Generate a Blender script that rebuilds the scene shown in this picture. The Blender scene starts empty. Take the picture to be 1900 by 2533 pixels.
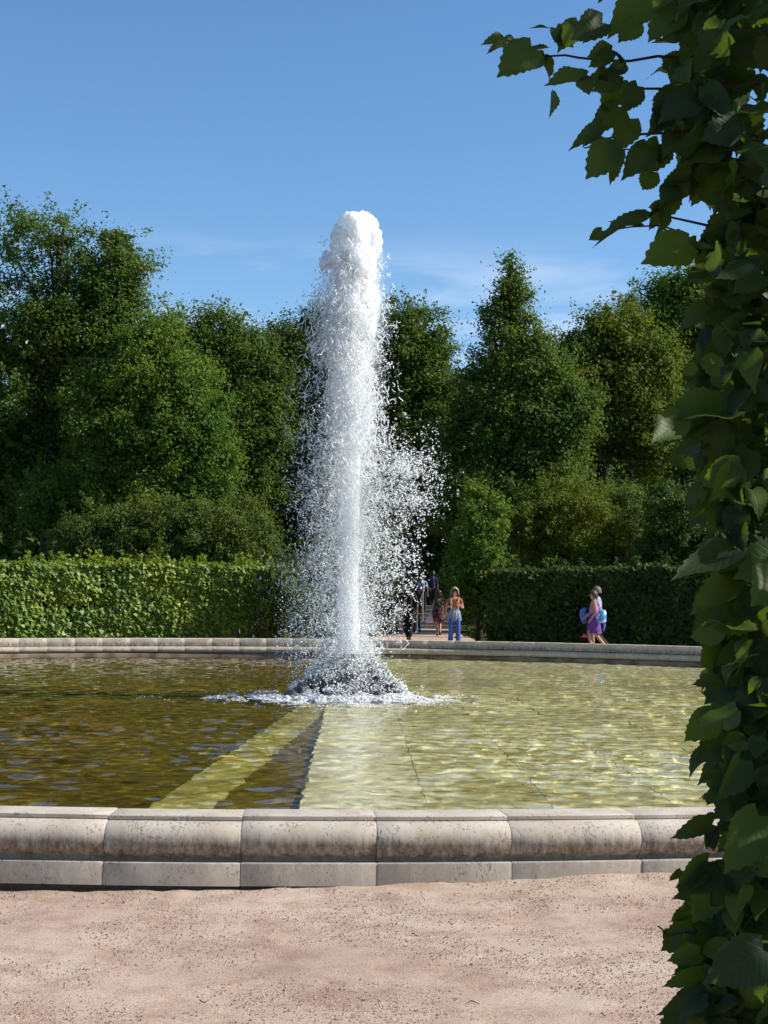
import bpy, bmesh, math, random
import numpy as np
from mathutils import Vector, Matrix, noise as mnoise

# ------------------------------------------------------------------ camera, sky, sun, exposure
SC = bpy.context.scene
COL = SC.collection
R_ = math.radians
FPX, HZ, ROLL, HCAM = 3700.0, 1470.0, 0.011, 1.52      # focal length / horizon row of the 1900x2533 frame
PITCH = math.atan((HZ - 1266.5) / FPX)
cr, sr = math.cos(ROLL), math.sin(ROLL)
fwd = Vector((0, math.cos(PITCH), math.sin(PITCH)))
up0 = Vector((0, -math.sin(PITCH), math.cos(PITCH)))
rt0 = Vector((1, 0, 0))
rt = rt0 * cr + up0 * sr
up = up0 * cr - rt0 * sr
CAMP = Vector((0, 0, HCAM))
cam = bpy.data.cameras.new('camera')
cam.sensor_fit = 'VERTICAL'
cam.sensor_height = 36.0
cam.lens = FPX / 2533.0 * 36.0
cam.clip_start = 0.05
cam.clip_end = 2000
camo = bpy.data.objects.new('camera', cam)
COL.objects.link(camo)
camo.matrix_world = Matrix(((rt.x, up.x, -fwd.x, 0), (rt.y, up.y, -fwd.y, 0), (rt.z, up.z, -fwd.z, HCAM), (0, 0, 0, 1)))
SC.camera = camo

SUN_EL, SUN_AZ = R_(37), R_(-2)          # azimuth measured from +X towards +Y
SUN = Vector((math.cos(SUN_EL) * math.cos(SUN_AZ), math.cos(SUN_EL) * math.sin(SUN_AZ), math.sin(SUN_EL)))
world = bpy.data.worlds.new('World')
SC.world = world
world.use_nodes = True
wn, wl = world.node_tree.nodes, world.node_tree.links
wn.clear()
sky = wn.new('ShaderNodeTexSky')
sky.sky_type = 'NISHITA'
sky.sun_disc = False
sky.sun_elevation = SUN_EL
sky.sun_rotation = R_(90) - SUN_AZ
sky.air_density = 1.0
sky.dust_density = 0.0
sky.ozone_density = 3.6
tc = wn.new('ShaderNodeTexCoord')
mp = wn.new('ShaderNodeMapping')
mp.inputs['Scale'].default_value = (2.2, 2.2, 16)
mp.inputs['Rotation'].default_value = (0, R_(4), 0)
mp.inputs['Location'].default_value = (0.35, 0, 0.2)
wl.new(tc.outputs['Generated'], mp.inputs['Vector'])
nz = wn.new('ShaderNodeTexNoise')
nz.inputs['Scale'].default_value = 2.4
nz.inputs['Detail'].default_value = 6
nz.inputs['Roughness'].default_value = 0.55
nz.inputs['Distortion'].default_value = 0.4
wl.new(mp.outputs[0], nz.inputs['Vector'])
cr1 = wn.new('ShaderNodeValToRGB')
cr1.color_ramp.elements[0].position = 0.46
cr1.color_ramp.elements[1].position = 0.75
wl.new(nz.outputs[0], cr1.inputs[0])
sx = wn.new('ShaderNodeSeparateXYZ')
wl.new(tc.outputs['Generated'], sx.inputs[0])
cr2 = wn.new('ShaderNodeValToRGB')       # thin cirrus lies low over the horizon
e = cr2.color_ramp.elements
e[0].position = 0.0
e[0].color = (0.5, 0.5, 0.5, 1)
e[1].position = 0.24
e[1].color = (0, 0, 0, 1)
e2 = e.new(0.17)
e2.color = (0.8, 0.8, 0.8, 1)
wl.new(sx.outputs['Z'], cr2.inputs[0])
mul = wn.new('ShaderNodeMath')
mul.operation = 'MULTIPLY'
wl.new(cr1.outputs[0], mul.inputs[0])
wl.new(cr2.outputs[0], mul.inputs[1])
mixc = wn.new('ShaderNodeMixRGB')
wl.new(mul.outputs[0], mixc.inputs[0])
hs = wn.new('ShaderNodeHueSaturation')
hs.inputs['Saturation'].default_value = 1.13
wl.new(sky.outputs[0], hs.inputs['Color'])
wl.new(hs.outputs[0], mixc.inputs[1])
mixc.inputs[2].default_value = (6.3, 6.8, 7.6, 1)
bg = wn.new('ShaderNodeBackground')
bg.inputs['Strength'].default_value = 0.112
wl.new(mixc.outputs[0], bg.inputs['Color'])
wo = wn.new('ShaderNodeOutputWorld')
wl.new(bg.outputs[0], wo.inputs['Surface'])

sun = bpy.data.lights.new('sun', 'SUN')
sun.energy = 5.0
sun.angle = R_(0.53)
sun.color = (1.0, 0.94, 0.84)
suno = bpy.data.objects.new('sun', sun)
COL.objects.link(suno)
suno.rotation_euler = (-SUN).to_track_quat('-Z', 'Y').to_euler()

vs = SC.view_settings
vs.view_transform = 'Standard'
vs.look = 'None'
vs.exposure = 0.55
vs.gamma = 1.0
vs.use_curve_mapping = False
SC.cycles.max_bounces = 8
SC.cycles.transparent_max_bounces = 12
SC.cycles.use_denoising = True
SC.cycles.caustics_reflective = False
SC.cycles.caustics_refractive = True
SC.cycles.sample_clamp_indirect = 6.0
SC.cycles.volume_bounces = 2
SC.cycles.volume_step_rate = 2.0

# ------------------------------------------------------------------ helpers
rng = np.random.default_rng(7)
random.seed(7)


def at(x, y, depth):
    """world point on the plane Y = depth seen at (x, y) of the 1659x2212 view of the photograph"""
    u = (x * 1900 / 1659 - 950) / FPX
    v = (y * 1900 / 1659 - 1266.5) / FPX
    d = fwd + rt * u - up * v
    t = depth / d.y
    return CAMP + d * t


def kpx(depth):
    return 1900 / 1659 / FPX * depth


def empty(name, loc=(0, 0, 0), rz=0.0):
    o = bpy.data.objects.new(name, None)
    o.empty_display_size = 0.2
    COL.objects.link(o)
    o.location = loc
    o.rotation_euler = (0, 0, rz)
    return o


def tag(o, label=None, cat=None, group=None, kind=None):
    if label:
        o['label'] = label
    if cat:
        o['category'] = cat
    if group:
        o['group'] = group
    if kind:
        o['kind'] = kind
    return o


def link(name, me, mat, parent=None, smooth=False):
    if mat is not None and len(me.materials) == 0:
        me.materials.append(mat)
    if smooth:
        me.polygons.foreach_set('use_smooth', np.ones(len(me.polygons), dtype=bool))
    o = bpy.data.objects.new(name, me)
    COL.objects.link(o)
    if parent is not None:
        o.parent = parent
    return o


def npmesh(name, V, Fc, uv=None):
    """V (n,3), Fc (m,k) with constant k"""
    V = np.asarray(V, dtype=np.float32)
    Fc = np.asarray(Fc, dtype=np.int32)
    k = Fc.shape[1]
    me = bpy.data.meshes.new(name)
    me.vertices.add(len(V))
    me.vertices.foreach_set('co', V.ravel())
    me.loops.add(Fc.size)
    me.loops.foreach_set('vertex_index', Fc.ravel())
    me.polygons.add(len(Fc))
    me.polygons.foreach_set('loop_start', np.arange(0, Fc.size, k, dtype=np.int32))
    me.polygons.foreach_set('loop_total', np.full(len(Fc), k, dtype=np.int32))
    if uv is not None:
        l = me.uv_layers.new(name='UVMap')
        l.data.foreach_set('uv', np.asarray(uv, dtype=np.float32)[Fc.ravel()].ravel())
    me.update(calc_edges=True)
    return me


def bmmesh(name, bm):
    me = bpy.data.meshes.new(name)
    bm.normal_update()
    bm.to_mesh(me)
    bm.free()
    return me


def tube_arrays(pts, radii, n=6):
    """swept n-gon along a polyline -> verts, quads"""
    pts = [Vector(p) for p in pts]
    V, Fc = [], []
    m = len(pts)
    for i, p in enumerate(pts):
        t = (pts[min(i + 1, m - 1)] - pts[max(i - 1, 0)])
        if t.length < 1e-9:
            t = Vector((0, 0, 1))
        t.normalize()
        a = t.cross(Vector((0.31, 0.95, 0.05)))
        if a.length < 1e-3:
            a = t.cross(Vector((1, 0, 0)))
        a.normalize()
        b = t.cross(a)
        r = radii[i] if hasattr(radii, '__len__') else radii
        for k in range(n):
            an = 2 * math.pi * k / n
            V.append(p + (a * math.cos(an) + b * math.sin(an)) * r)
    for i in range(m - 1):
        for k in range(n):
            k2 = (k + 1) % n
            Fc.append((i * n + k, i * n + k2, (i + 1) * n + k2, (i + 1) * n + k))
    return V, Fc


class MB:
    """collects quads for one mesh"""

    def __init__(self):
        self.V, self.F = [], []

    def add(self, V, Fc):
        o = len(self.V)
        self.V += [tuple(v) for v in V]
        self.F += [tuple(i + o for i in f) for f in Fc]

    def tube(self, pts, radii, n=6):
        self.add(*tube_arrays(pts, radii, n))
        return self

    def loft(self, rings, n=14, cap=True):
        """rings: (cx, cy, cz, rx, ry[, tilt]) horizontal ellipses"""
        V, Fc = [], []
        for (cx, cy, cz, rx, ry) in rings:
            for k in range(n):
                a = 2 * math.pi * k / n
                V.append((cx + rx * math.cos(a), cy + ry * math.sin(a), cz))
        for i in range(len(rings) - 1):
            for k in range(n):
                k2 = (k + 1) % n
                Fc.append((i * n + k, i * n + k2, (i + 1) * n + k2, (i + 1) * n + k))
        if cap:
            Fc.append(tuple(reversed(range(n))))
            Fc.append(tuple(range((len(rings) - 1) * n, len(rings) * n)))
        self.add(V, Fc)
        return self

    def box(self, c, s):
        c = Vector(c)
        V = [c + Vector((x * s[0] / 2, y * s[1] / 2, z * s[2] / 2)) for x in (-1, 1) for y in (-1, 1) for z in (-1, 1)]
        self.add(V, [(0, 1, 3, 2), (4, 6, 7, 5), (0, 4, 5, 1), (2, 3, 7, 6), (0, 2, 6, 4), (1, 5, 7, 3)])
        return self

    def build(self, name, mat, parent=None, smooth=False):
        me = bpy.data.meshes.new(name)
        me.from_pydata(self.V, [], self.F)
        me.update()
        return link(name, me, mat, parent, smooth)


# ------------------------------------------------------------------ materials
def newmat(name):
    m = bpy.data.materials.new(name)
    m.use_nodes = True
    nt = m.node_tree
    nt.nodes.clear()
    out = nt.nodes.new('ShaderNodeOutputMaterial')
    return m, nt.nodes, nt.links, out


def N(nodes, typ, **kw):
    n = nodes.new(typ)
    for k, v in kw.items():
        if k in n.inputs:
            n.inputs[k].default_value = v
        else:
            setattr(n, k, v)
    return n


def ramp(nodes, stops):
    r = nodes.new('ShaderNodeValToRGB')
    el = r.color_ramp.elements
    while len(el) < len(stops):
        el.new(0.5)
    for i, (p, c) in enumerate(stops):
        el[i].position = p
        el[i].color = tuple(c) + ((1,) if len(c) == 3 else ())
    return r


def mat_plain(name, col, rough=0.7, noise=0.0, scale=20.0, spec=0.4, metal=0.0, col2=None):
    m, n, l, out = newmat(name)
    b = N(n, 'ShaderNodeBsdfPrincipled')
    b.inputs['Roughness'].default_value = rough
    b.inputs['Specular IOR Level'].default_value = spec
    b.inputs['Metallic'].default_value = metal
    if noise > 0:
        t = N(n, 'ShaderNodeTexCoord')
        z = N(n, 'ShaderNodeTexNoise', Scale=scale, Detail=4.0)
        l.new(t.outputs['Object'], z.inputs['Vector'])
        c2 = col2 or tuple(c * (1 - noise) for c in col)
        r = ramp(n, [(0.35, c2), (0.62, col)])
        l.new(z.outputs[0], r.inputs[0])
        l.new(r.outputs[0], b.inputs['Base Color'])
    else:
        b.inputs['Base Color'].default_value = tuple(col) + (1,)
    l.new(b.outputs[0], out.inputs['Surface'])
    return m


def mat_leaf(name, cols, trans=0.3, tcol=(0.16, 0.22, 0.02), rough=0.45, spec=0.35, veins=False, patch=0.0):
    """leaf: random tint for every leaf, a translucent share, some gloss"""
    m, n, l, out = newmat(name)
    g = N(n, 'ShaderNodeNewGeometry')
    oi = N(n, 'ShaderNodeObjectInfo')
    ad = N(n, 'ShaderNodeMath', operation='ADD')
    l.new(g.outputs['Random Per Island'], ad.inputs[0])
    l.new(oi.outputs['Random'], ad.inputs[1])
    fr = N(n, 'ShaderNodeMath', operation='FRACT')
    l.new(ad.outputs[0], fr.inputs[0])
    r = ramp(n, [(i / max(1, len(cols) - 1), c) for i, c in enumerate(cols)])
    l.new(fr.outputs[0], r.inputs[0])
    colour = r.outputs[0]
    if patch > 0:
        z = N(n, 'ShaderNodeTexNoise', Scale=patch, Detail=3.0)
        l.new(g.outputs['Position'], z.inputs['Vector'])
        rr = ramp(n, [(0.35, (0.62, 0.8, 0.8)), (0.65, (1.3, 1.16, 0.9))])
        l.new(z.outputs[0], rr.inputs[0])
        mm = N(n, 'ShaderNodeMixRGB', blend_type='MULTIPLY')
        mm.inputs[0].default_value = 1.0
        l.new(colour, mm.inputs[1])
        l.new(rr.outputs[0], mm.inputs[2])
        colour = mm.outputs[0]
    b = N(n, 'ShaderNodeBsdfPrincipled')
    b.inputs['Roughness'].default_value = rough
    b.inputs['Specular IOR Level'].default_value = spec
    tr = N(n, 'ShaderNodeBsdfTranslucent')
    tm = N(n, 'ShaderNodeMixRGB', blend_type='MIX')
    tm.inputs[0].default_value = 0.6
    l.new(colour, tm.inputs[1])
    tm.inputs[2].default_value = tuple(tcol) + (1,)
    l.new(tm.outputs[0], tr.inputs['Color'])
    if veins:
        uv = N(n, 'ShaderNodeUVMap')
        s = N(n, 'ShaderNodeSeparateXYZ')
        l.new(uv.outputs[0], s.inputs[0])
        ab = N(n, 'ShaderNodeMath', operation='ABSOLUTE')
        l.new(s.outputs[0], ab.inputs[0])
        m1 = N(n, 'ShaderNodeMath', operation='MULTIPLY')
        m1.inputs[1].default_value = 0.75
        l.new(ab.outputs[0], m1.inputs[0])
        sb = N(n, 'ShaderNodeMath', operation='SUBTRACT')
        l.new(s.outputs[1], sb.inputs[0])
        l.new(m1.outputs[0], sb.inputs[1])
        m2 = N(n, 'ShaderNodeMath', operation='MULTIPLY')
        m2.inputs[1].default_value = 8.5
        l.new(sb.outputs[0], m2.inputs[0])
        pp = N(n, 'ShaderNodeMath', operation='PINGPONG')
        pp.inputs[1].default_value = 0.5
        l.new(m2.outputs[0], pp.inputs[0])
        mr = N(n, 'ShaderNodeMapRange')
        mr.inputs[1].default_value = 0.0
        mr.inputs[2].default_value = 0.16
        l.new(pp.outputs[0], mr.inputs[0])
        mr2 = N(n, 'ShaderNodeMapRange')
        mr2.inputs[1].default_value = 0.0
        mr2.inputs[2].default_value = 0.03
        l.new(ab.outputs[0], mr2.inputs[0])
        mn = N(n, 'ShaderNodeMath', operation='MINIMUM')
        l.new(mr.outputs[0], mn.inputs[0])
        l.new(mr2.outputs[0], mn.inputs[1])
        zz = N(n, 'ShaderNodeTexNoise', Scale=9.0, Detail=3.0)
        l.new(uv.outputs[0], zz.inputs['Vector'])
        a2 = N(n, 'ShaderNodeMath', operation='ADD')
        l.new(mn.outputs[0], a2.inputs[0])
        l.new(zz.outputs[0], a2.inputs[1])
        bp = N(n, 'ShaderNodeBump', Strength=0.16, Distance=0.004)
        l.new(a2.outputs[0], bp.inputs['Height'])
        l.new(bp.outputs[0], b.inputs['Normal'])
        vm = N(n, 'ShaderNodeMixRGB', blend_type='MIX')
        iv = N(n, 'ShaderNodeMath', operation='MULTIPLY_ADD')
        iv.inputs[1].default_value = -0.4
        iv.inputs[2].default_value = 0.4
        l.new(mn.outputs[0], iv.inputs[0])
        l.new(iv.outputs[0], vm.inputs[0])
        l.new(colour, vm.inputs[1])
        vm.inputs[2].default_value = (0.05, 0.075, 0.025, 1)
        colour = vm.outputs[0]
    l.new(colour, b.inputs['Base Color'])
    mx = N(n, 'ShaderNodeMixShader')
    mx.inputs[0].default_value = trans
    l.new(b.outputs[0], mx.inputs[1])
    l.new(tr.outputs[0], mx.inputs[2])
    l.new(mx.outputs[0], out.inputs['Surface'])
    return m


def mat_stone():
    m, n, l, out = newmat('travertine')
    t = N(n, 'ShaderNodeTexCoord')
    oi = N(n, 'ShaderNodeObjectInfo')
    va = N(n, 'ShaderNodeVectorMath', operation='MULTIPLY_ADD')
    cx = N(n, 'ShaderNodeCombineXYZ')
    for i in range(3):
        l.new(oi.outputs['Random'], cx.inputs[i])
    va.inputs[1].default_value = (37, 53, 29)
    l.new(cx.outputs[0], va.inputs[0])
    l.new(t.outputs['Object'], va.inputs[2])
    P = va.outputs[0]
    big = N(n, 'ShaderNodeTexNoise', Scale=3.5, Detail=5.0, Roughness=0.6)
    l.new(P, big.inputs['Vector'])
    base = ramp(n, [(0.3, (0.42, 0.345, 0.265)), (0.5, (0.50, 0.43, 0.345)), (0.7, (0.57, 0.505, 0.42))])
    l.new(big.outputs[0], base.inputs[0])
    # pits
    mp_ = N(n, 'ShaderNodeMapping')
    mp_.inputs['Scale'].default_value = (1.0, 1.0, 0.7)
    l.new(P, mp_.inputs['Vector'])
    pit = N(n, 'ShaderNodeTexNoise', Scale=62.0, Detail=3.0, Roughness=0.65)
    l.new(mp_.outputs[0], pit.inputs['Vector'])
    pitm = N(n, 'ShaderNodeTexNoise', Scale=6.0, Detail=2.0)
    l.new(P, pitm.inputs['Vector'])
    pa = N(n, 'ShaderNodeMath', operation='MULTIPLY_ADD')
    pa.inputs[1].default_value = 0.4
    l.new(pitm.outputs[0], pa.inputs[0])
    l.new(pit.outputs[0], pa.inputs[2])
    pr = ramp(n, [(0.392, (0, 0, 0)), (0.435, (1, 1, 1))])
    ph = N(n, 'ShaderNodeMath', operation='MULTIPLY')
    ph.inputs[1].default_value = 0.5
    l.new(pa.outputs[0], ph.inputs[0])
    l.new(ph.outputs[0], pr.inputs[0])
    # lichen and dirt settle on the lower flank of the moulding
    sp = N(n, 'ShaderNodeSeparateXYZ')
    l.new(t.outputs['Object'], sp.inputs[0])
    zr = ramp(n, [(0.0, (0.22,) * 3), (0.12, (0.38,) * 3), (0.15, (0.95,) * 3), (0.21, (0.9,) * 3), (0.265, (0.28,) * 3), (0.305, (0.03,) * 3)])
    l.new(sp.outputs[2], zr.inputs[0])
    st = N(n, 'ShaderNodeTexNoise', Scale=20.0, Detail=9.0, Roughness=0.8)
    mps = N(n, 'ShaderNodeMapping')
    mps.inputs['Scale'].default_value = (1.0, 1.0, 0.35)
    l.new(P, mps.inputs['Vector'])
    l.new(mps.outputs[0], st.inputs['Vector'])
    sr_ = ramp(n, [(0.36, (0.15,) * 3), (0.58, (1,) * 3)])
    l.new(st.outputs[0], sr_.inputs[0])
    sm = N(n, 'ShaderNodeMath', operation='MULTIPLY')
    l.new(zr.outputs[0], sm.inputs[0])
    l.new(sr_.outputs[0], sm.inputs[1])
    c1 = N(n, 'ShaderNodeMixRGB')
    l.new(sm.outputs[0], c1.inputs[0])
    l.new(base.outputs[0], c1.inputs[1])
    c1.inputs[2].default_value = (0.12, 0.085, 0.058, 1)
    c2 = N(n, 'ShaderNodeMixRGB')
    pm = N(n, 'ShaderNodeMath', operation='MULTIPLY')
    pm.inputs[1].default_value = 0.5
    l.new(pr.outputs[0], pm.inputs[0])
    l.new(pm.outputs[0], c2.inputs[0])
    l.new(c1.outputs[0], c2.inputs[1])
    c2.inputs[2].default_value = (0.14, 0.105, 0.08, 1)
    tint = N(n, 'ShaderNodeMapRange')
    tint.inputs[3].default_value = 0.94
    tint.inputs[4].default_value = 1.06
    l.new(oi.outputs['Random'], tint.inputs[0])
    c3 = N(n, 'ShaderNodeMixRGB', blend_type='MULTIPLY')
    c3.inputs[0].default_value = 1.0
    l.new(c2.outputs[0], c3.inputs[1])
    l.new(tint.outputs[0], c3.inputs[2])
    b = N(n, 'ShaderNodeBsdfPrincipled')
    b.inputs['Roughness'].default_value = 0.8
    b.inputs['Specular IOR Level'].default_value = 0.25
    l.new(c3.outputs[0], b.inputs['Base Color'])
    bh = N(n, 'ShaderNodeMath', operation='MULTIPLY_ADD')
    bh.inputs[1].default_value = -1.0
    l.new(pr.outputs[0], bh.inputs[0])
    l.new(big.outputs[0], bh.inputs[2])
    bp = N(n, 'ShaderNodeBump', Strength=0.55, Distance=0.006)
    l.new(bh.outputs[0], bp.inputs['Height'])
    l.new(bp.outputs[0], b.inputs['Normal'])
    l.new(b.outputs[0], out.inputs['Surface'])
    return m


def mat_gravel(name='pink_gravel', k=1.12):
    m, n, l, out = newmat(name)
    g = N(n, 'ShaderNodeNewGeometry')
    P = g.outputs['Position']
    n1 = N(n, 'ShaderNodeTexNoise', Scale=0.9, Detail=5.0, Roughness=0.6)
    l.new(P, n1.inputs['Vector'])
    c1 = ramp(n, [(0.35, (0.36 * k, 0.262 * k, 0.205 * k)), (0.5, (0.425 * k, 0.33 * k, 0.262 * k)), (0.68, (0.48 * k, 0.39 * k, 0.318 * k))])
    l.new(n1.outputs[0], c1.inputs[0])
    mpn = N(n, 'ShaderNodeMapping')
    mpn.inputs['Scale'].default_value = (1, 1, 1)
    l.new(P, mpn.inputs['Vector'])
    n2 = N(n, 'ShaderNodeTexNoise', Scale=120.0, Detail=4.0, Roughness=0.8)
    l.new(mpn.outputs[0], n2.inputs['Vector'])
    c2 = ramp(n, [(0.33, (0.36, 0.29, 0.25)), (0.47, (0.94, 0.92, 0.91)), (0.68, (1.26, 1.24, 1.2))])
    l.new(n2.outputs[0], c2.inputs[0])
    mm = N(n, 'ShaderNodeMixRGB', blend_type='MULTIPLY')
    mm.inputs[0].default_value = 1.0
    l.new(c1.outputs[0], mm.inputs[1])
    l.new(c2.outputs[0], mm.inputs[2])
    n3 = N(n, 'ShaderNodeTexNoise', Scale=3.4, Detail=7.0, Roughness=0.75)
    l.new(P, n3.inputs['Vector'])
    c3 = ramp(n, [(0.36, (0.80, 0.71, 0.66)), (0.55, (1.03, 1.03, 1.03))])
    l.new(n3.outputs[0], c3.inputs[0])
    m3 = N(n, 'ShaderNodeMixRGB', blend_type='MULTIPLY')
    m3.inputs[0].default_value = 1.0
    l.new(mm.outputs[0], m3.inputs[1])
    l.new(c3.outputs[0], m3.inputs[2])
    b = N(n, 'ShaderNodeBsdfPrincipled')
    b.inputs['Roughness'].default_value = 0.9
    b.inputs['Specular IOR Level'].default_value = 0.15
    l.new(m3.outputs[0], b.inputs['Base Color'])
    hh = N(n, 'ShaderNodeMath', operation='ADD')
    l.new(n2.outputs[0], hh.inputs[0])
    l.new(n3.outputs[0], hh.inputs[1])
    bp = N(n, 'ShaderNodeBump', Strength=0.6, Distance=0.010)
    l.new(hh.outputs[0], bp.inputs['Height'])
    l.new(bp.outputs[0], b.inputs['Normal'])
    l.new(b.outputs[0], out.inputs['Surface'])
    return m


def mat_floor(name, cols, moss, moss_amt):
    """submerged stone slabs with weed"""
    m, n, l, out = newmat(name)
    g = N(n, 'ShaderNodeNewGeometry')
    P = g.outputs['Position']
    oi = N(n, 'ShaderNodeObjectInfo')
    n1 = N(n, 'ShaderNodeTexNoise', Scale=1.1, Detail=6.0, Roughness=0.65, Distortion=0.6)
    l.new(P, n1.inputs['Vector'])
    c1 = ramp(n, [(0.3, cols[0]), (0.5, cols[1]), (0.7, cols[2])])
    l.new(n1.outputs[0], c1.inputs[0])
    n2 = N(n, 'ShaderNodeTexNoise', Scale=4.2, Detail=6.0, Roughness=0.7, Distortion=1.2)
    l.new(P, n2.inputs['Vector'])
    c2 = ramp(n, [(0.5, (0, 0, 0)), (0.66, (1, 1, 1))])
    l.new(n2.outputs[0], c2.inputs[0])
    ma = N(n, 'ShaderNodeMath', operation='MULTIPLY')
    ma.inputs[1].default_value = moss_amt
    l.new(c2.outputs[0], ma.inputs[0])
    mm = N(n, 'ShaderNodeMixRGB')
    l.new(ma.outputs[0], mm.inputs[0])
    l.new(c1.outputs[0], mm.inputs[1])
    mm.inputs[2].default_value = tuple(moss) + (1,)
    tint = N(n, 'ShaderNodeMapRange')
    tint.inputs[3].default_value = 0.92
    tint.inputs[4].default_value = 1.08
    l.new(oi.outputs['Random'], tint.inputs[0])
    c3 = N(n, 'ShaderNodeMixRGB', blend_type='MULTIPLY')
    c3.inputs[0].default_value = 1.0
    l.new(mm.outputs[0], c3.inputs[1])
    l.new(tint.outputs[0], c3.inputs[2])
    b = N(n, 'ShaderNodeBsdfDiffuse')
    l.new(c3.outputs[0], b.inputs['Color'])
    l.new(b.outputs[0], out.inputs['Surface'])
    return m


def mat_water():
    m, n, l, out = newmat('pool_water')
    gb = N(n, 'ShaderNodeBsdfGlass')
    gb.inputs['IOR'].default_value = 1.27
    gb.inputs['Roughness'].default_value = 0.0
    gb.inputs['Color'].default_value = (0.985, 0.99, 0.975, 1)
    l.new(gb.outputs[0], out.inputs['Surface'])
    return m


def mat_spray(name, col=(0.9, 0.92, 0.95), trans=0.4, sss=0.0):
    m, n, l, out = newmat(name)
    d = N(n, 'ShaderNodeBsdfPrincipled')
    d.inputs['Base Color'].default_value = tuple(col) + (1,)
    d.inputs['Roughness'].default_value = 0.3
    d.inputs['Specular IOR Level'].default_value = 0.4
    if sss > 0:
        d.inputs['Subsurface Weight'].default_value = 1.0
        d.inputs['Subsurface Radius'].default_value = (1.0, 1.0, 1.0)
        d.inputs['Subsurface Scale'].default_value = sss
        g = N(n, 'ShaderNodeNewGeometry')
        z = N(n, 'ShaderNodeTexNoise', Scale=26.0, Detail=5.0, Roughness=0.65)
        l.new(g.outputs['Position'], z.inputs['Vector'])
        bp = N(n, 'ShaderNodeBump', Strength=0.7, Distance=0.03)
        l.new(z.outputs[0], bp.inputs['Height'])
        l.new(bp.outputs[0], d.inputs['Normal'])
        l.new(d.outputs[0], out.inputs['Surface'])
        return m
    # a drop both throws light back and focuses it through: reflected and transmitted share add up
    d.inputs['Base Color'].default_value = tuple(c * 0.74 for c in col) + (1,)
    t = N(n, 'ShaderNodeBsdfTranslucent')
    t.inputs['Color'].default_value = tuple(c * 0.36 for c in col) + (1,)
    mx = N(n, 'ShaderNodeAddShader')
    l.new(d.outputs[0], mx.inputs[0])
    l.new(t.outputs[0], mx.inputs[1])
    l.new(mx.outputs[0], out.inputs['Surface'])
    return m


def mat_rock():
    m, n, l, out = newmat('wet_rock')
    g = N(n, 'ShaderNodeNewGeometry')
    z = N(n, 'ShaderNodeTexNoise', Scale=9.0, Detail=7.0, Roughness=0.65)
    l.new(g.outputs['Position'], z.inputs['Vector'])
    c = ramp(n, [(0.3, (0.012, 0.012, 0.014)), (0.55, (0.05, 0.05, 0.055)), (0.75, (0.13, 0.13, 0.13))])
    l.new(z.outputs[0], c.inputs[0])
    b = N(n, 'ShaderNodeBsdfPrincipled')
    b.inputs['Roughness'].default_value = 0.3
    l.new(c.outputs[0], b.inputs['Base Color'])
    bp = N(n, 'ShaderNodeBump', Strength=0.9, Distance=0.03)
    l.new(z.outputs[0], bp.inputs['Height'])
    l.new(bp.outputs[0], b.inputs['Normal'])
    l.new(b.outputs[0], out.inputs['Surface'])
    return m


M = {}
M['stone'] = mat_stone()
M['mortar'] = mat_plain('dark_joint', (0.09, 0.07, 0.052), 0.95, 0.4, 30)
M['gravel'] = mat_gravel()
M['soil'] = mat_plain('forest_floor', (0.045, 0.055, 0.02), 0.95, 0.5, 1.5, 0.1, col2=(0.025, 0.02, 0.012))
M['water'] = mat_water()
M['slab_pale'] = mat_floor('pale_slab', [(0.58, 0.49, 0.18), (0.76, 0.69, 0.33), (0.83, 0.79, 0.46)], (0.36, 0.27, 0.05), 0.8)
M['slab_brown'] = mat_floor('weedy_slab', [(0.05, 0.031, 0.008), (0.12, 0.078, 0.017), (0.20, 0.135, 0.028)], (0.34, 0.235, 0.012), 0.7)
M['duct'] = mat_floor('duct_slab', [(0.30, 0.22, 0.05), (0.52, 0.44, 0.12), (0.68, 0.60, 0.20)], (0.16, 0.11, 0.015), 0.9)
M['foam'] = mat_spray('foam_water', (0.93, 0.94, 0.95), 0.25)
M['spray'] = mat_spray('spray_drops', (0.92, 0.935, 0.95), 0.45)
M['column'] = mat_spray('white_water', (0.97, 0.975, 0.98), 0, 0.35)
M['rock'] = mat_rock()


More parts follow.
